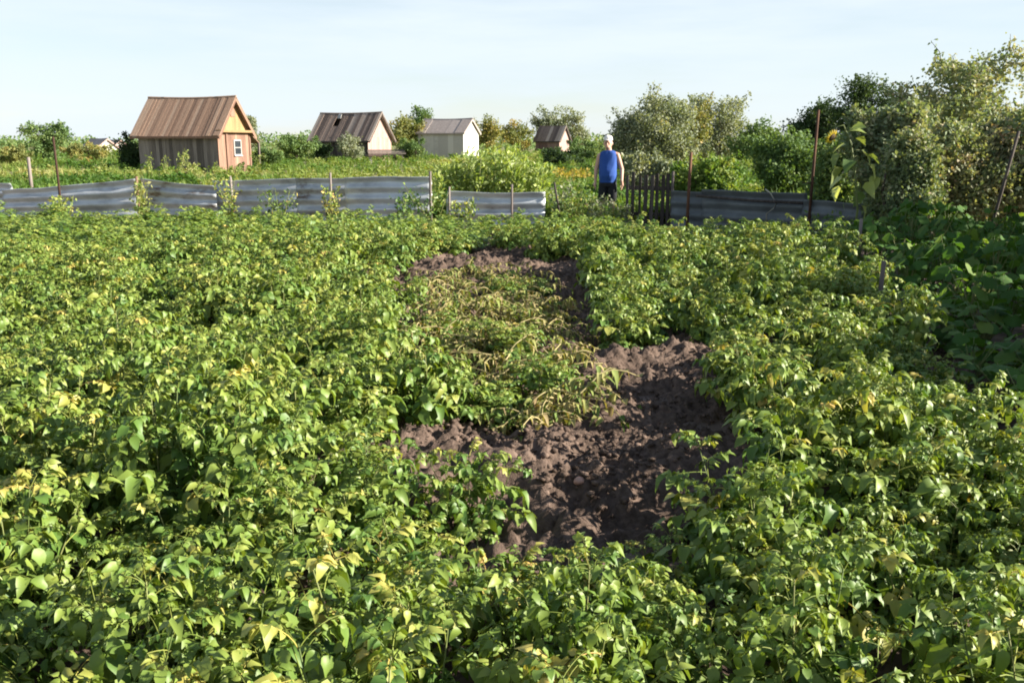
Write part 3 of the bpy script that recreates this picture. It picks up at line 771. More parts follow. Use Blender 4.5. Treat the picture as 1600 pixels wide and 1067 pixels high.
# local x runs along the long wall (camera right and nearer = 0), so turn: back end goes left and away
build_hut(h1, 4.7, 3.15, ze, zr, WOOD_GREY, WOOD_GOLD, WOOD_WARM, ROOF_BROWN, over=.32, trim=WOOD_WARM, rw=.2)
def window(root, y0, y1, z0, z1, x=.03):
    fr = part('window', join([box(x - .01, x + .03, y0 - .06, y0, z0 - .06, z1 + .06), box(x - .01, x + .03, y1, y1 + .06, z0 - .06, z1 + .06), box(x - .009, x + .029, y0, y1, z1, z1 + .06), box(x - .009, x + .029, y0, y1, z0 - .06, z0)]), WHITE_PAINT, root, False)
    part('pane', box(x - .006, x + .004, y0, y1, z0, (z0 + z1) / 2 - .02), GLASS, fr, False)
    part('pane', box(x - .006, x + .004, y0, y1, (z0 + z1) / 2 + .02, z1), GLASS, fr, False)
    part('mullion', box(x - .008, x + .02, y0, y1, (z0 + z1) / 2 - .02, (z0 + z1) / 2 + .02), WHITE_PAINT, fr, False)
    part('sill', box(x, x + .08, y0 - .08, y1 + .08, z0 - .10, z0 - .062), WHITE_PAINT, fr, False)
window(h1, 1.55, 2.15, .95, 1.65)
part('corner_post', box(.016, .06, -.03, .12, 0, ze), WOOD_WARM, h1, False)
part('corner_post', box(.016, .06, 3.05, 3.18, 0, ze), WOOD_WARM, h1, False)
part('door_post', box(.016, .09, .72, .88, 0, ze), WOOD_WARM, h1, False)
part('gable_beam', box(.016, .30, -.05, 3.2, ze - .06, ze + .06), WOOD_GOLD, h1, False)
gv = part('loft_hatch', box(.016, .05, 1.38, 1.78, ze + .75, ze + 1.15), WOOD_WARM, h1, False)
lt = bbox_board(4.6, 1.25, .04, .004); part('lean_to_roof', lt, ROOF_BROWN, h1, False, TR(-2.4, 4.4, ze - .62) @ RX(R(60)))
for x in (-.1, -4.5): part('lean_to_post', box(x - .05, x + .05, 4.22, 4.32, 0, ze - .58), WOOD_GREY, h1, False)
# hut with the broken roof
c = at(575, 230, 74.0)
h2 = thing('wooden_hut', 'old hut with a striped holed roof and pale pink gable', 'hut', (c[0], 74.0, 0), R(-24))
ze = at(575, 215, 74)[2]; zr = at(600, 176, 74.8)[2]
build_hut(h2, 5.5, 3.6, ze, zr, WOOD_DARK, PINK, PINK, ROOF_GREY, over=.35, holes=(7, 8), trim=WOOD_DARK, rw=.26)
part('roof_patch', box(0, .35, -.02, .02, 0, .4), WHITE_PAINT, h2, False, TR(-3.55, .95, ze + 1.55) @ RX(R(-32)))
# pale hut
c = at(724, 230, 82.0)
h3 = thing('plastered_hut', 'small hut with whitewashed gable and pinkish grey roof', 'hut', (c[0], 82.0, 0), R(-25))
ze = at(724, 206, 82)[2]; zr = at(738, 186, 83)[2]
build_hut(h3, 4.7, 3.0, ze, zr, PLASTER, PLASTER, PLASTER, ROOF_SLATE, over=.22, pw=.5, rw=.9, trim=ROOF_SLATE, gap=.001)
# far striped hut
c = at(874, 230, 108.0)
h4 = thing('striped_roof_hut', 'tiny far hut with a dark ribbed roof beside grey trees', 'hut', (c[0], 108.0, 0), R(-33))
ze = at(874, 218, 108)[2]; zr = at(880, 197, 109)[2]
build_hut(h4, 3.3, 2.5, ze, zr, REDWALL, PINK, PINK, ROOF_GREY, over=.25, pw=.4, rw=.42, trim=WOOD_DARK)
# two roofs on the left horizon
for px, Y, lab, rp_ in [(150, 125, 'far house whose brown roof shows behind the round tree', 217), (172, 130, 'far house with a white gable beside the brown-roofed one', 219)]:
    c = at(px, 230, Y); hh = thing('far_house', lab, 'house', (c[0], Y, 0), R(-40))
    zr = at(px, rp_, Y)[2]; build_hut(hh, 4.5, 3.2, zr - 1.2, zr, PINK, PLASTER, PLASTER, ROOF_SLATE, over=.3, pw=.8, rw=1.2)
# board stack by the holed hut
st_ = thing('board_stack', 'low stack of grey boards on blocks beside the holed hut', 'boards', tuple(at(602, 230, 71.0)[:1]) + (71.0, 0), R(8))
for i in range(5): board(st_, 'board', 2.9, .10, TR(random.uniform(-.15, .15), random.uniform(-.2, .2), .42 + i * .12), WOOD_GREY, t=.5)
for x in (-1.1, 1.2): part('block', box(x - .2, x + .2, -.2, .2, 0, .42), PLASTER, st_, False)

# ------------------------------------------------------------------ trees and shrubs
TL = Geo([(0, 0, 0), (-.34, .5, .06), (0, 1, -.05), (.34, .5, .06)], [(0, 3, 2), (0, 2, 1)], None)      # one small leaf
def rand_rot(k, up=0.35, tilt=None):
    nrm = rng.normal(size=(k, 3)); nrm /= np.linalg.norm(nrm, axis=1)[:, None]
    nrm[:, 2] += up; nrm /= np.linalg.norm(nrm, axis=1)[:, None]
    t = rng.normal(size=(k, 3)) if tilt is None else rng.normal(size=(k, 3)) * .5 + np.asarray(tilt)
    yv = t - (t * nrm).sum(1)[:, None] * nrm; yv /= np.linalg.norm(yv, axis=1)[:, None]
    xv = np.cross(yv, nrm)
    return np.stack([xv, yv, nrm], -1)
def leaves_at(P, size, aspect=1.0, up=.35, tints=None, tilt=None):
    k = len(P); Rm = rand_rot(k, up, tilt); s = size * rng.uniform(.6, 1.35, k)
    M = np.zeros((k, 4, 4)); M[:, 3, 3] = 1
    M[:, :3, :3] = Rm * (s[:, None] * np.array([aspect, 1, 1]))[:, None, :]
    M[:, :3, 3] = P
    return stamp(TL, M, tints if tints is not None else rng.normal(.5, .2, k))
def tree(name, label, cat, l, r_, top, bot, Y, mat, leaf=.16, clumps=70, per=90, group=None, trunk=True, rc=.17, gaps=.35, depth=.8, base_z=0.0, shape=1.0, stems=1, aspect=1.0, shift=0.0):
    """l, r_: image columns of the crown; top, bot: image rows of crown top and bottom; Y: distance on the ground"""
    cx = (at(l, 230, Y)[0] + at(r_, 230, Y)[0]) / 2; hw = (at(r_, 230, Y)[0] - at(l, 230, Y)[0]) / 2
    zt = at(l, top, Y)[2]; zb = max(at(l, bot, Y)[2], base_z + .05)
    root = thing(name, label, cat, (cx, Y, base_z), 0, group)
    hz = (zt - zb) / 2; cz = (zt + zb) / 2 - base_z
    lob = []
    for i in range(9):
        a = rng.uniform(0, 6.283); rr = rng.uniform(.25, .6)
        lob.append((math.cos(a) * rr, math.sin(a) * rr, rng.uniform(-.5, .55), rng.uniform(.36, .56)))
    C = []
    while len(C) < clumps:
        q = rng.normal(size=3); q /= np.linalg.norm(q); lb = lob[rng.integers(9)]
        q = np.array(lb[:3]) + q * lb[3] * rng.uniform(gaps, 1.0) ** .5
        if np.linalg.norm(q * [1, 1, .95]) > 1.06: continue
        if shape != 1.0: q[:2] *= 1 + (shape - 1) * (q[2] * .5 + .5)
        C.append(q * [hw, hw * depth, hz] + [shift * q[2], 0, cz])
    C = np.array(C)
    wd = rc * min(hw, hz) * 1.25
    P = np.repeat(C, per, 0) + np.clip(rng.normal(size=(clumps * per, 3)), -1.5, 1.5) * wd * rng.uniform(.5, 1.1, (clumps * per, 1)) * [1, 1, .75]
    P[:, 2] = np.maximum(P[:, 2], .04)
    ct = rng.normal(.48, .13, clumps)
    ti = np.repeat(ct, per) + rng.normal(0, .09, clumps * per)
    tw = []
    for j in rng.choice(clumps, int(clumps * .35), replace=False):
        o = C[j]; d = (o - [0, 0, cz]) / [hw, hw, hz]; d = d / (np.linalg.norm(d) + 1e-6) + [0, 0, .5] + rng.normal(size=3) * .35
        e = o + d / np.linalg.norm(d) * min(hw, hz) * rng.uniform(.22, .55); m = (o + e) / 2 + rng.normal(size=3) * min(hw, hz) * .04
        t = rng.uniform(.1, 1, (int(per * .35), 1)); c = (1 - t) ** 2 * o + 2 * t * (1 - t) * m + t * t * e
        P = np.vstack([P, c + np.clip(rng.normal(size=c.shape), -1.5, 1.5) * min(hw, hz) * .035]); ti = np.append(ti, np.full(len(c), ct[j]) + rng.normal(0, .12, len(c)))
        tw.append(tube([o, m, e], [hz * .008, hz * .006, hz * .003], 4))
    P[:, 2] = np.maximum(P[:, 2], .04)
    part('crown', leaves_at(P, leaf, aspect, .35, ti), mat, root, False)
    part('twigs', join(tw), BARK, root, kind='stuff')
    gs = []
    for s in range(stems):
        o = np.array([rng.uniform(-.3, .3) * hw * (stems > 1), rng.uniform(-.2, .2) * hw * (stems > 1), -.1])
        tp = np.array([o[0] * 1.6, o[1] * 1.6, cz + hz * .25]); tr = max(.02, hz * .05) if stems > 1 else max(.03, hz * .075)
        k = 6; pts = [o + (tp - o) * i / (k - 1) + np.append(rng.normal(size=2) * tr * .7 * (i > 0), 0) for i in range(k)]
        gs.append(tube(pts, np.linspace(tr, tr * .4, k), 7))
    part('trunk', join(gs), BARK, root)
    for j in rng.choice(clumps, min(clumps, 12 if trunk else 16), replace=False):
        s = np.array([0, 0, max(.15, min(cz + hz * .1, C[j][2] * .6))]); e = C[j]; m = (s + e) / 2 + rng.normal(size=3) * hw * .06
        part('branch', tube([s, m, e], [hz * .028, hz * .016, hz * .006], 5), BARK, root)
    return root

BG = 'background trees beyond the garden plots'
tree('round_tree', 'small round green tree on a thin trunk left of the cabin', 'tree', 27, 112, 193, 250, 62, TREE_GREEN, .15, 60, 90)
tree('dark_bush', 'very dark bush hugging the left wall of the cabin', 'bush', 180, 228, 204, 266, 50, TREE_DARK, .11, 50, 90, shape=.9)
tree('dry_bush', 'brownish bush right of the small round tree', 'bush', 95, 180, 222, 252, 58, TREE_YELLOW, .12, 50, 70, trunk=False)
tree('dry_bush', 'reddish brown bush at the foot of the small round tree', 'bush', -20, 60, 228, 256, 55, TREE_YELLOW, .12, 50, 70, trunk=False)
tree('grey_tree', 'grey-green tree peeping over the cabin roof behind', 'tree', 366, 404, 176, 240, 66, TREE_GREY, .14, 30, 70)
tree('green_bush', 'green bush between the cabin and the holed hut', 'bush', 385, 440, 226, 270, 52, TREE_GREEN, .11, 45, 80, trunk=False)
tree('green_bush', 'low dark green hedge bush left of the holed hut', 'bush', 425, 500, 212, 256, 68, TREE_GREEN, .15, 60, 80, trunk=False)
tree('grey_bush', 'olive bush growing against the shaded wall of the holed hut', 'bush', 516, 566, 210, 256, 69, TREE_GREY, .13, 45, 80, trunk=False)
tree('dark_bush', 'dark bush at the left corner of the holed hut', 'bush', 488, 524, 222, 254, 70, TREE_DARK, .12, 30, 80, trunk=False)
tree('yellow_tree', 'yellow-green tree filling the gap right of the holed hut', 'tree', 596, 662, 178, 248, 84, TREE_YELLOW, .2, 60, 80)
tree('green_tree', 'upright green tree behind the whitewashed hut', 'tree', 634, 682, 164, 226, 96, TREE_GREEN, .2, 45, 80)
tree('green_bush', 'green bush in front of the left end of the whitewashed hut', 'bush', 620, 680, 216, 252, 72, TREE_GREEN, .14, 45, 80, trunk=False)
tree('orange_tree', 'orange-tinged tree right of the whitewashed hut', 'tree', 732, 786, 178, 236, 104, TREE_YELLOW, .22, 50, 80)
tree('orange_tree', 'autumn-coloured bush left of the far striped hut', 'bush', 776, 832, 186, 236, 110, TREE_YELLOW, .22, 45, 80)
tree('grey_tree', 'pale grey-green willow behind the far striped hut', 'tree', 828, 884, 166, 236, 122, TREE_GREY, .25, 55, 80)
tree('grey_tree', 'soft grey tree right of the far striped hut', 'tree', 872, 922, 168, 232, 116, TREE_GREY, .24, 45, 80)
tree('dark_bush', 'dark hedge bush below the far striped hut', 'bush', 838, 934, 230, 262, 58, TREE_DARK, .13, 60, 90, trunk=False)
tree('green_bush', 'green bush behind the shoulder of the person', 'bush', 884, 950, 214, 254, 70, TREE_GREEN, .15, 45, 80, trunk=False)
tree('big_tree', 'big dense grey-green tree behind the picket gate', 'tree', 940, 1088, 134, 270, 46, TREE_GREY, .13, 190, 110, rc=.13)
tree('yellow_tree', 'yellowing tree leaning on the right of the big grey-green one', 'tree', 1046, 1122, 158, 272, 48, TREE_YELLOW, .13, 90, 90)
tree('green_tree', 'taller green tree behind the yellowing one', 'tree', 1072, 1170, 142, 250, 64, TREE_GREY, .16, 90, 100)
tree('green_tree', 'olive tree standing low in the gap before the dark trees', 'tree', 1140, 1236, 182, 260, 58, TREE_GREEN, .15, 80, 90)
tree('dark_tree', 'dark rounded tree left of the loose right thicket', 'tree', 1220, 1316, 140, 262, 50, TREE_DARK, .14, 110, 110)
tree('dark_tree', 'dark taller tree half hidden by the right thicket', 'tree', 1296, 1424, 120, 262, 48, TREE_DARK, .14, 120, 110)
tree('leafy_hedge', 'leafy hedge bush behind the rusty pole', 'bush', 1150, 1296, 206, 318, 22.5, TREE_GREEN, .085, 150, 110, trunk=False, stems=6)
tree('yellow_green_bush', 'yellow-green bush behind the rusty short post', 'bush', 1040, 1172, 240, 318, 21.5, MEADOW, .085, 110, 90, trunk=False, stems=5)
tree('low_bush', 'grey-green bush behind the picket gate', 'bush', 968, 1066, 232, 300, 25, TREE_GREY, .09, 90, 90, trunk=False, stems=4)
# the tall loose thicket on the right, tree by tree
tree('thicket_tree', 'tall loose tree with a sparse airy top above the thicket', 'tree', 1385, 1625, 72, 300, 16.5, TREE_BROWN, .075, 130, 75, rc=.10, gaps=.5)
tree('thicket_tree', 'leafy yellow-flecked tree at the left of the thicket', 'tree', 1310, 1460, 150, 330, 15.6, TREE_BROWN, .075, 230, 120, rc=.13)
tree('thicket_shrub', 'dense shaded shrub beside the sunflower', 'shrub', 1340, 1480, 205, 395, 14.0, TREE_BROWN, .065, 220, 130, trunk=False, stems=6, shape=.9)
tree('thicket_shrub', 'tall brownish shrub under the airy tree', 'shrub', 1440, 1580, 200, 385, 14.4, TREE_BROWN, .065, 230, 130, trunk=False, stems=6)
tree('thicket_shrub', 'dark shrub behind the slanting wooden pole', 'shrub', 1540, 1690, 165, 390, 14.6, TREE_BROWN, .07, 240, 130, trunk=False, stems=6)
# neighbours of the thicket just past the right edge; they throw the shade on the field's border
for i, (x, y, h, w) in enumerate([(8.4, 11.4, 3.0, 1.5), (7.2, 8.6, 2.3, 1.2), (6.2, 6.6, 2.0, 1.0), (4.9, 5.0, 1.5, .9)]):
    pl, _ = proj((x - w, y, 1.0)); pr, _ = proj((x + w, y, 1.0)); _, pt = proj((x, y, h)); _, pb = proj((x, y, .1))
    tree('border_shrub', ['tall border shrub next after the thicket', 'second border shrub along the field edge', 'third border shrub along the field edge', 'lowest border shrub along the field edge'][i], 'shrub',
         pl, pr, pt, pb, y, TREE_BROWN, .10, 170, 110, trunk=False, stems=5)

tree('thicket_tree', 'dark leafy shrub filling the corner behind the sunflower', 'shrub', 1262, 1400, 186, 340, 18.5, TREE_GREEN, .08, 170, 110, trunk=False, stems=5)
tree('thicket_shrub', 'tall twiggy shrub crowding the slanting wooden pole', 'shrub', 1470, 1640, 175, 370, 15.4, TREE_BROWN, .07, 190, 110, trunk=False, stems=6)
# low wood along the horizon
C = []
for k in range(420):
    Y_ = random.uniform(150, 230); px = random.uniform(-150, 1300); hh = at(px, 222 - (-1 if px < 230 else 7) - 7 * fbm(np.array([px * .013]), np.array([2.0]), 3)[0], Y_)[2]
    C.append((at(px, 230, Y_)[0], Y_, random.uniform(.2, .95) * hh))
C = np.repeat(np.array(C), 45, 0); C = C + np.clip(rng.normal(size=C.shape), -1.6, 1.6) * [1.5, 1.5, .5]; C[:, 2] = np.abs(C[:, 2])
part('distant_wood', leaves_at(C, .55, 1.1, .35, np.repeat(rng.normal(.5, .2, 420), 45) + rng.normal(0, .1, len(C))), TREE_GREEN, None, False, kind='stuff', label='low green wood along the far horizon behind the huts', category='wood')

# pale bright clump behind the low sheet
root = thing('pale_shrub', 'bright pale green leafy shrub rising behind the low metal sheet', 'shrub', (at(765, 260, 19.6)[0], 19.6, 0))
P = []; gs = []
for s in range(60):
    bx, by = rng.uniform(-1.15, 1.15), rng.uniform(-.7, .7); h = (1.50 - .45 * (abs(bx) / 1.15) ** 2) * rng.uniform(.72, 1.06)
    ln = rng.normal(size=2) * .10 + [.08, 0]
    pts = [np.array([bx, by, -.02]), np.array([bx + ln[0] * .4, by + ln[1] * .4, h * .55]), np.array([bx + ln[0] * 1.4, by + ln[1] * 1.4, h])]
    gs.append((pts, h))
    t = rng.uniform(.2, 1.0, 75)
    c = np.where(t[:, None] < .55, pts[0] + (pts[1] - pts[0]) * (t[:, None] / .55), pts[1] + (pts[2] - pts[1]) * ((t[:, None] - .55) / .45))
    P.append(c + rng.normal(size=c.shape) * [.05, .05, .03])
P = np.vstack(P)
part('foliage', leaves_at(P, .15, .55, .5, rng.normal(.5, .22, len(P)), tilt=(.35, -.2, .75)), BRIGHT, root, False, kind='stuff')
part('stems', join([tube(p, [.011, .008, .004], 5) for p, h in gs]), POTATO_STEM, root, kind='stuff')

# ------------------------------------------------------------------ weeds along the fence (single plants)
def weed(name, label, px, pt, Y, w, mat, nst=6, per=34, leaf=.075, aspect=.9, group=None, cat='weed', tint=.5):
    q = at(px, pt, Y); h = q[2]; root = thing(name, label, cat, (q[0], Y, 0), 0, group)
    P = []; stm = []
    for s in range(nst):
        b = np.append(rng.normal(size=2) * w * .18, -.02); e = np.array([rng.uniform(-1, 1) * w, rng.uniform(-1, 1) * w * .6, h * rng.uniform(.7, 1.02)])
        m = (b + e) / 2 + np.append(rng.normal(size=2) * w * .15, h * .05); stm.append([b, m, e])
        t = rng.uniform(.12, 1, (per, 1)); P.append((1 - t) ** 2 * b + 2 * t * (1 - t) * m + t * t * e + rng.normal(size=(per, 3)) * w * .22 * [1, 1, .6])
    P = np.vstack(P); P[:, 2] = np.maximum(P[:, 2], .03)
    part('foliage', leaves_at(P, leaf, aspect, .4, rng.normal(tint, .2, len(P))), mat, root, False, kind='stuff')
    for s in stm: part('stem', tube(s, [.010, .007, .003], 5), POTATO_STEM, root)
    return root
for px, pt, Y, w, mt, lab, tn in [
    (100, 305, 18.6, .35, POTATO, 'leafy weed below the rusty left post', .6), (215, 268, 18.7, .25, MEADOW, 'straw-coloured dry weed in the joint of the left sheets', .8),
    (358, 272, 18.2, .28, POTATO, 'tall pale weed in front of the dented sheet', .62), (436, 290, 18.0, .38, POTATO, 'dark leafy weed hiding the middle sheet', .35),
    (512, 292, 18.0, .20, POTATO, 'thin pale weed climbing the grey post', .7), (625, 300, 17.6, .45, POTATO, 'dark weed at the foot of the bright sheet', .2),
    (668, 288, 17.5, .50, POTATO, 'dense dark weed between the two metal fences', .15), (715, 306, 17.2, .35, POTATO, 'leafy weed before the low sheet', .4),
    (868, 288, 18.0, .40, TREE_GREY, 'grey-green weed beside the leaning stake', .5), (905, 278, 18.6, .45, MEADOW, 'yellowish weed in the gap of the fence', .4), (938, 306, 16.8, .30, TREE_GREY, 'bushy grey weed hiding the shins of the person', .5), (955, 322, 16.5, .28, POTATO, 'low green weed before the feet of the person', .5), (878, 300, 17.5, .4, TREE_GREEN, 'dense green weed beside the low sheet end', .5),
    (925, 296, 17.2, .32, TREE_GREEN, 'green weed in front of the legs of the person', .6), (965, 318, 16.9, .25, TREE_GREY, 'small grey weed at the gatepost', .6),
    (893, 312, 17.0, .40, POTATO, 'broad weed under the leaning stake', .6), (850, 262, 19.4, .3, BRIGHT, 'pale weed at the right end of the low sheet', .5),
    (1010, 285, 18.2, .45, MEADOW, 'yellowish weed right behind the pickets', .45), (1262, 360, 13.9, .4, POTATO, 'leafy clump at the foot of the rusty pole', .5),
    (1300, 330, 14.0, .35, TREE_GREEN, 'green weed under the shaded corner sheet', .4)]:
    weed('weed', lab, px, pt, Y, w, mt, nst=7, tint=tn)
# seed-headed weeds in front of the cabin
for px, pt, Y in [(236, 240, 36), (256, 243, 37), (281, 236, 38), (292, 232, 40), (304, 246, 34), (345, 256, 33), (402, 238, 42), (160, 238, 40)]:
    weed('tall_weed', 'pale tall weed stalk standing in the meadow before the cabin', px, pt, Y, .22, MEADOW, nst=4, per=26, leaf=.14, aspect=.5, group='tall weeds before the cabin', tint=.75)

# ------------------------------------------------------------------ meadow and far plots
def tuft(seed, kind):
    r = random.Random(seed); gs = []
    for i in range(16 if kind == 0 else 20):
        az = r.random() * 6.28; h = r.uniform(.5, 1.0)
        if kind == 0:   # blades
            w = .045; ln = r.uniform(.1, .55)
            V = [(-w, 0, 0), (w, 0, 0), (w * .8, ln * .35, h * .6), (-w * .8, ln * .35, h * .6), (0, ln, h)]
            gs.append(Geo(V, [(3, 2, 4)], [(0, 1, 2, 3)]).moved(TR(r.uniform(-.2, .2), r.uniform(-.2, .2), 0) @ RZ(az), .5 + r.uniform(-.15, .15)))
        else:
            g = Geo(TL.V * .42, TL.T, None)
            gs.append(g.moved(TR(r.uniform(-.4, .4), r.uniform(-.4, .4), h * .7) @ RZ(az) @ RX(r.uniform(-.5, .7)), .5 + r.uniform(-.15, .15)))
    return join(gs)
gs = []
for kind, count, smin, smax in [(0, 5200, .22, .50), (1, 5200, .28, .52)]:
    g = tuft(kind, kind); Ms = []; ti = []
    while len(Ms) < count:
        y = 17.5 + 95 * random.random() ** 1.7; x = random.uniform(-.66, .66) * y
        if y < fence_y(x) + .35: continue
        if abs(x - 2.0) < .5 and y < 18.4: continue
        s = random.uniform(smin, smax) * (1 + max(0, y - 40) * .012)
        nn = fbm(np.array([x * .25 + 5]), np.array([y * .12]), 3)[0]
        Ms.append(TR(x, y, -.02) @ RZ(random.random() * 6.28) @ SC((s, s, s * random.uniform(.8, 1.3)))); ti.append(.5 + (nn - .5) * 1.7 + random.gauss(0, .10))
    q = stamp(g, Ms, ti); q.A = np.tile(g.A, count) - .5 + np.repeat(ti, len(g.V)); gs.append(q)
part('meadow_plants', join(gs), MEADOW, None, False, kind='stuff', label='yellow-green grass and weeds covering the meadow behind the fence', category='meadow')
# strip of orange flowers behind the gap
P = np.array([[random.uniform(.8, 3.0), random.uniform(33, 37), random.uniform(.25, .55)] for _ in range(500)])
ORANGE = leaf_mat('orange_flower', [(0, (.20, .20, .05)), (.5, (.29, .24, .06)), (1, (.36, .25, .07))], rough=.7, spec=.1)
part('orange_flowers', leaves_at(P, .12, 1.2, .8), ORANGE, None, False, kind='stuff', label='strip of orange flowers in the meadow left of the person', category='flowers')
# shaded border plants: broad leaves on stalks
def broad_plant(seed):
    r = random.Random(seed); lv = []; st = []
    for i in range(15):
        az = r.random() * 6.28; h = r.uniform(.28, .62); d = r.uniform(.08, .36)
        e = np.array([math.cos(az) * d, math.sin(az) * d, h]); st.append(tube([np.array([0, 0, -.02]), e * [.35, .35, .6], e], [.009, .007, .005], 5))
        L = r.uniform(.15, .26); k = 9; V = [(0, L * .12, 0)]
        for j in range(k):
            a = -2.5 + 5.0 * j / (k - 1); rr = L * (.55 + .10 * (j % 2)) * (1.0 if abs(a) < 1.9 else .85)
            V.append((math.sin(a) * rr, L * .3 + math.cos(a) * rr, -.30 * abs(math.sin(a)) * rr * r.uniform(.3, 1.3)))
        T = [(0, j + 2, j + 1) for j in range(k - 1)]
        lv.append(Geo(V, T, None).moved(TR(*e) @ RZ(az - math.pi / 2 + r.uniform(-.4, .4)) @ RX(r.uniform(-.7, .15)) @ RY(r.uniform(-.3, .3)), r.gauss(.5, .18)))
    return lv, st
BV = []
for i in range(5):
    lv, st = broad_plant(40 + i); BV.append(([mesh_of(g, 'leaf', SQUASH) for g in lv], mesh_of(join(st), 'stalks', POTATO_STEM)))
bp = []
for _ in range(3000):
    y = random.uniform(3.7, 13.4); x = random.uniform(2.2, 8.0)
    if x < field_right(y) + .25 or x > y * .60 + 1.2 or y > fence_y(x) - .7: continue
    if any(math.hypot(x - a, y - b) < .26 for a, b in bp): continue
    bp.append((x, y))
for x, y in bp:
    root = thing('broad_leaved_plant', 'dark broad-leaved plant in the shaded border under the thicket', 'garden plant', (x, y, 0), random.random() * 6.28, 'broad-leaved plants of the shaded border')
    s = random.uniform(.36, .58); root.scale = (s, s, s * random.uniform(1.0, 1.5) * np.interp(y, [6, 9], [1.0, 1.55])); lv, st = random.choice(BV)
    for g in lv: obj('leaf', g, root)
    obj('stalks', st, root, kind='stuff')

# ------------------------------------------------------------------ sunflower
q = at(1338, 300, 13.8); root = thing('sunflower', 'tall sunflower with drooping leaves and a nodding yellow head', 'sunflower', (q[0], 13.8, 0))
def loc(px, py, dy=0.0): return at(px, py, 13.8 + dy) - np.array([q[0], 13.8, 0])
stk = [np.array([0, 0, -.05]), loc(1340, 330), loc(1336, 270), loc(1330, 225), loc(1318, 196), loc(1304, 200), loc(1300, 212)]
part('stalk', tube(stk, [.020, .018, .016, .013, .011, .010, .010], 7), POTATO_STEM, root)
hd = stk[-1] + [0, -.01, -.03]; HM = TR(*hd) @ RZ(R(28)) @ RX(R(118))
disc = blob(.06, .05, 3, 2, .28).moved(HM)
part('flower_disc', disc, FLOWER_DISC, root)
for i in range(18):
    a = i / 18 * 6.283
    part('petal', leaflet(.075, .034, .6, .3).moved(HM @ RZ(a) @ TR(0, .052, 0) @ RX(random.uniform(-.2, .5)), random.random()), PETAL, root)
for px, py, ln, az, dn in [(1326, 205, .26, -2.0, .2), (1345, 235, .30, -1.3, -.5), (1358, 258, .32, -1.6, -.8), (1318, 262, .28, 1.4, -.6), (1312, 240, .24, 1.9, -.9), (1352, 285, .26, -1.0, -.7), (1325, 305, .24, 1.2, -.8), (1340, 215, .2, -.5, .1), (1310, 290, .24, 2.2, -.9), (1345, 320, .22, -2.2, -.9), (1332, 198, .22, -2.6, .3), (1352, 242, .26, -1.9, -.2), (1322, 226, .24, .9, -.3), (1362, 275, .28, -1.2, -1.0), (1316, 276, .26, 1.7, -.4), (1348, 300, .24, -.4, -.6), (1330, 250, .28, 2.9, -.5)]:
    e = loc(px, py, random.uniform(-.1, .1)); s0 = np.array([np.interp(e[2], [0, 1.6, 2.0], [0, 0, -.06]), 0, e[2] + .05])
    lf = part('leaf', leaflet(ln, ln * .72, random.uniform(.3, .9), random.uniform(.1, .5), random.uniform(-.2, .2)).moved(TR(*e) @ RZ(az + random.uniform(-.5, .5)) @ RX(dn * .8) @ RY(random.uniform(-.7, .7)), random.uniform(.45, .95)), BRIGHT if random.random() < .6 else TREE_GREEN, root)
    part('petiole', tube([s0, (s0 + e) / 2 + [0, 0, .03], e], [.006, .005, .004], 5), POTATO_STEM, lf)

# ------------------------------------------------------------------ person
def capsule(a, b, ra, rb, n=14, m=5):
    a = np.array(a, float); b = np.array(b, float); d = b - a; L = np.linalg.norm(d); d = d / L
    pts = []; rr = []
    for i in range(m):
        t = (i + .15) / m * math.pi / 2; pts.append(a - d * ra * math.cos(t)); rr.append(ra * math.sin(t))
    pts.append(a); rr.append(ra); pts.append((a + b) / 2); rr.append((ra + rb) / 2); pts.append(b); rr.append(rb)
    for i in range(m):
        t = (i + 1) / m * math.pi / 2 * .97; pts.append(b + d * rb * math.sin(t)); rr.append(rb * math.cos(t))
    return tube(pts, rr, n)
def loft(rings, n=28, closed=True):
    """rings: (z, cx, cy, rx, ry)"""
    V = []; 
    for z, cx, cy, rx, ry in rings:
        for k in range(n):
            t = 6.2832 * k / n; c, s = math.cos(t), math.sin(t)
            V.append((cx + rx * math.copysign(abs(c) ** .85, c), cy + ry * math.copysign(abs(s) ** .85, s), z))
    Q = [(i * n + k, i * n + (k + 1) % n, (i + 1) * n + (k + 1) % n, (i + 1) * n + k) for i in range(len(rings) - 1) for k in range(n)]
    T = []
    if closed:
        V.append((rings[0][1], rings[0][2], rings[0][0])); V.append((rings[-1][1], rings[-1][2], rings[-1][0])); c0 = len(V) - 2; e = (len(rings) - 1) * n
        for k in range(n): T.append((c0, (k + 1) % n, k)); T.append((c0 + 1, e + k, e + (k + 1) % n))
    return Geo(V, T, Q)
def ell(c, r, n=2):
    g = blob(1, 0, 0, n); g.V = g.V * np.array(r) + np.array(c); return g
def remeshed(name, gs, mat, parent, vox=.007, it=6):
    o = part(name, join(gs), mat, parent)
    m = o.modifiers.new('remesh', 'REMESH'); m.mode = 'VOXEL'; m.voxel_size = vox; m.use_smooth_shade = True
    s = o.modifiers.new('smooth', 'SMOOTH'); s.factor = .5; s.iterations = it
    return o
pq = at(951, 230, 17.75)
man = thing('person', 'person in a white cap, blue sleeveless top and black shorts standing in the fence gap', 'person', (pq[0], 17.75, 0), R(-14))
man.scale = (.93, .93, 1.0)
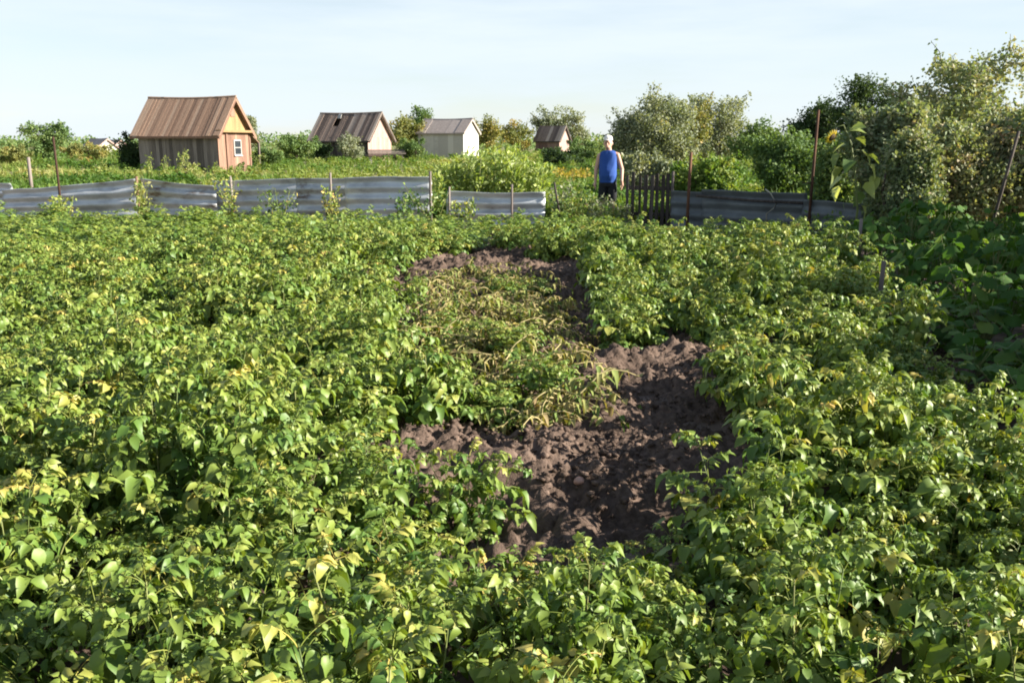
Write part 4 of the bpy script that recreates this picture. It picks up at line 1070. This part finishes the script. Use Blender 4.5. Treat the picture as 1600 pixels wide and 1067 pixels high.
# faces -y, a little to the image left; heights in metres
body = [loft([(.80, 0, 0, .165, .115), (.90, 0, 0, .172, .125), (1.02, 0, -.01, .170, .132), (1.15, 0, 0, .178, .120), (1.28, 0, .01, .180, .105), (1.37, 0, .015, .140, .08), (1.42, 0, .01, .07, .06), (1.50, 0, 0, .055, .058)])]
for s in (-1, 1):
    sh = (s * .190, .012, 1.335 + s * .008); el = (s * (.272 + .012 * s), .045 + .02 * s, 1.065); wr = (s * (.285 + .02 * s), -.05 - .03 * s, .845 + .01 * s)
    body += [capsule(sh, el, .056, .043), capsule(el, wr, .042, .028), capsule((s * .10, .01, 1.38), sh, .045, .055)]
    pal = (s * (.29 + .02 * s), -.05, .775); body += [capsule(wr, pal, .026, .034)]
    for f in range(4):
        fx = s * (.29 + .02 * s); fy = -.06 + f * .021; L = [.062, .072, .068, .054][f]
        k0 = (fx, fy, .745); k1 = (fx - s * .006, fy - .004, .745 - L * .55); k2 = (fx - s * .022, fy - .008, .745 - L)
        body += [capsule(k0, k1, .0095, .0088, 8, 3), capsule(k1, k2, .0088, .0075, 8, 3)]
    body += [capsule((s * (.283 + .02 * s), -.05, .79), (s * (.267 + .02 * s), -.088, .755), .0115, .010, 8, 3), capsule((s * (.267 + .02 * s), -.088, .755), (s * (.26 + .02 * s), -.095, .725), .010, .0085, 8, 3)]
    hip = (s * .09, 0, .84); kn = (s * .105, -.01 - .03 * s, .47); an = (s * .11, .02, .09)
    body += [capsule(hip, kn, .088, .056), capsule(kn, (s * .108, .025, .33), .054, .056), capsule((s * .108, .025, .33), an, .056, .038), capsule((s * .11, .03, .04), (s * .125, -.14, .035), .040, .034)]
TOP = [loft([(.815, 0, 0, 0.180, .142), (.86, 0, 0, 0.180, .148), (.95, 0, -.02, 0.184, .165), (1.05, 0, -.02, 0.183, .160), (1.16, 0, -.004, 0.186, .142), (1.26, 0, .008, 0.190, .128), (1.33, 0, .014, 0.195, .116), (1.385, 0, .016, 0.184, .102), (1.42, 0, .016, 0.138, .088), (1.44, 0, .014, 0.083, .075)])]
hc = np.array([-.012, -.018, 1.580])
def hd_(c, r, k=1.14): return ell(hc + np.array(c) * k, np.array(r) * k)
body += [capsule((0, .005, 1.42), (-.004, -.004, 1.52), .060, .058), hd_((0, 0, 0), (.078, .092, .108)), hd_((0, -.03, -.062), (.055, .06, .05)), hd_((0, -.096, -.022), (.013, .02, .024)),
         hd_((.080, .012, -.012), (.012, .02, .030)), hd_((-.080, .012, -.012), (.012, .02, .030)), hd_((0, -.082, .012), (.05, .015, .010)), hd_((0, -.083, -.066), (.026, .012, .009))]
bo = remeshed('body', body, SKIN, man, .0062, 4)
for s in (-1, 1): part('eye', hd_((s * .03, -.086, -.006), (.012, .008, .006)), DARKM, man)
part('mouth', hd_((0, -.093, -.066), (.022, .006, .004)), plain('lips', (.38, .15, .12)), man)
g = TOP[0]; th = np.arctan2(g.V[:, 1], g.V[:, 0]); g.V[:, :2] *= (1 + .022 * np.sin(th * 5 + g.V[:, 2] * 9) + .018 * np.sin(th * 9 - g.V[:, 2] * 31))[:, None]
remeshed('tank_top', TOP, BLUE, man, .010, 5)
sh_ = [loft([(.74, 0, 0, .180, .125), (.80, 0, 0, .186, .132), (.885, 0, 0, .182, .135)])]
for s in (-1, 1): sh_.append(loft([(.46, s * .108, -.005, .088, .088), (.62, s * .104, 0, .098, .098), (.80, s * .09, 0, .100, .118)]))
remeshed('shorts', sh_, BLACK, man, .010, 5)
cp = [loft([(1.625, hc[0], hc[1] + .006, .093, .110), (1.665, hc[0], hc[1] + .006, .092, .110), (1.70, hc[0], hc[1] + .008, .080, .096), (1.722, hc[0], hc[1] + .008, .052, .062), (1.732, hc[0], hc[1] + .006, .015, .02)])]
br = ell(hc + [0, -.128, .056], (.075, .052, .007)); br.V[:, 2] -= np.abs(br.V[:, 0] - hc[0]) * .25
cap = remeshed('cap', cp, CAPM, man, .007, 3)
part('brim', br, CAPM, cap)
part('hair', hd_((0, .040, -.005), (.080, .062, .050)), HAIR, man)
for s in (-1, 1): remeshed('shoe', [capsule((s * .11, .035, .04), (s * .126, -.15, .036), .048, .042), box(s * .118 - .04, s * .118 + .04, -.17, .07, .0, .03)], BLACK, man, .008, 4)
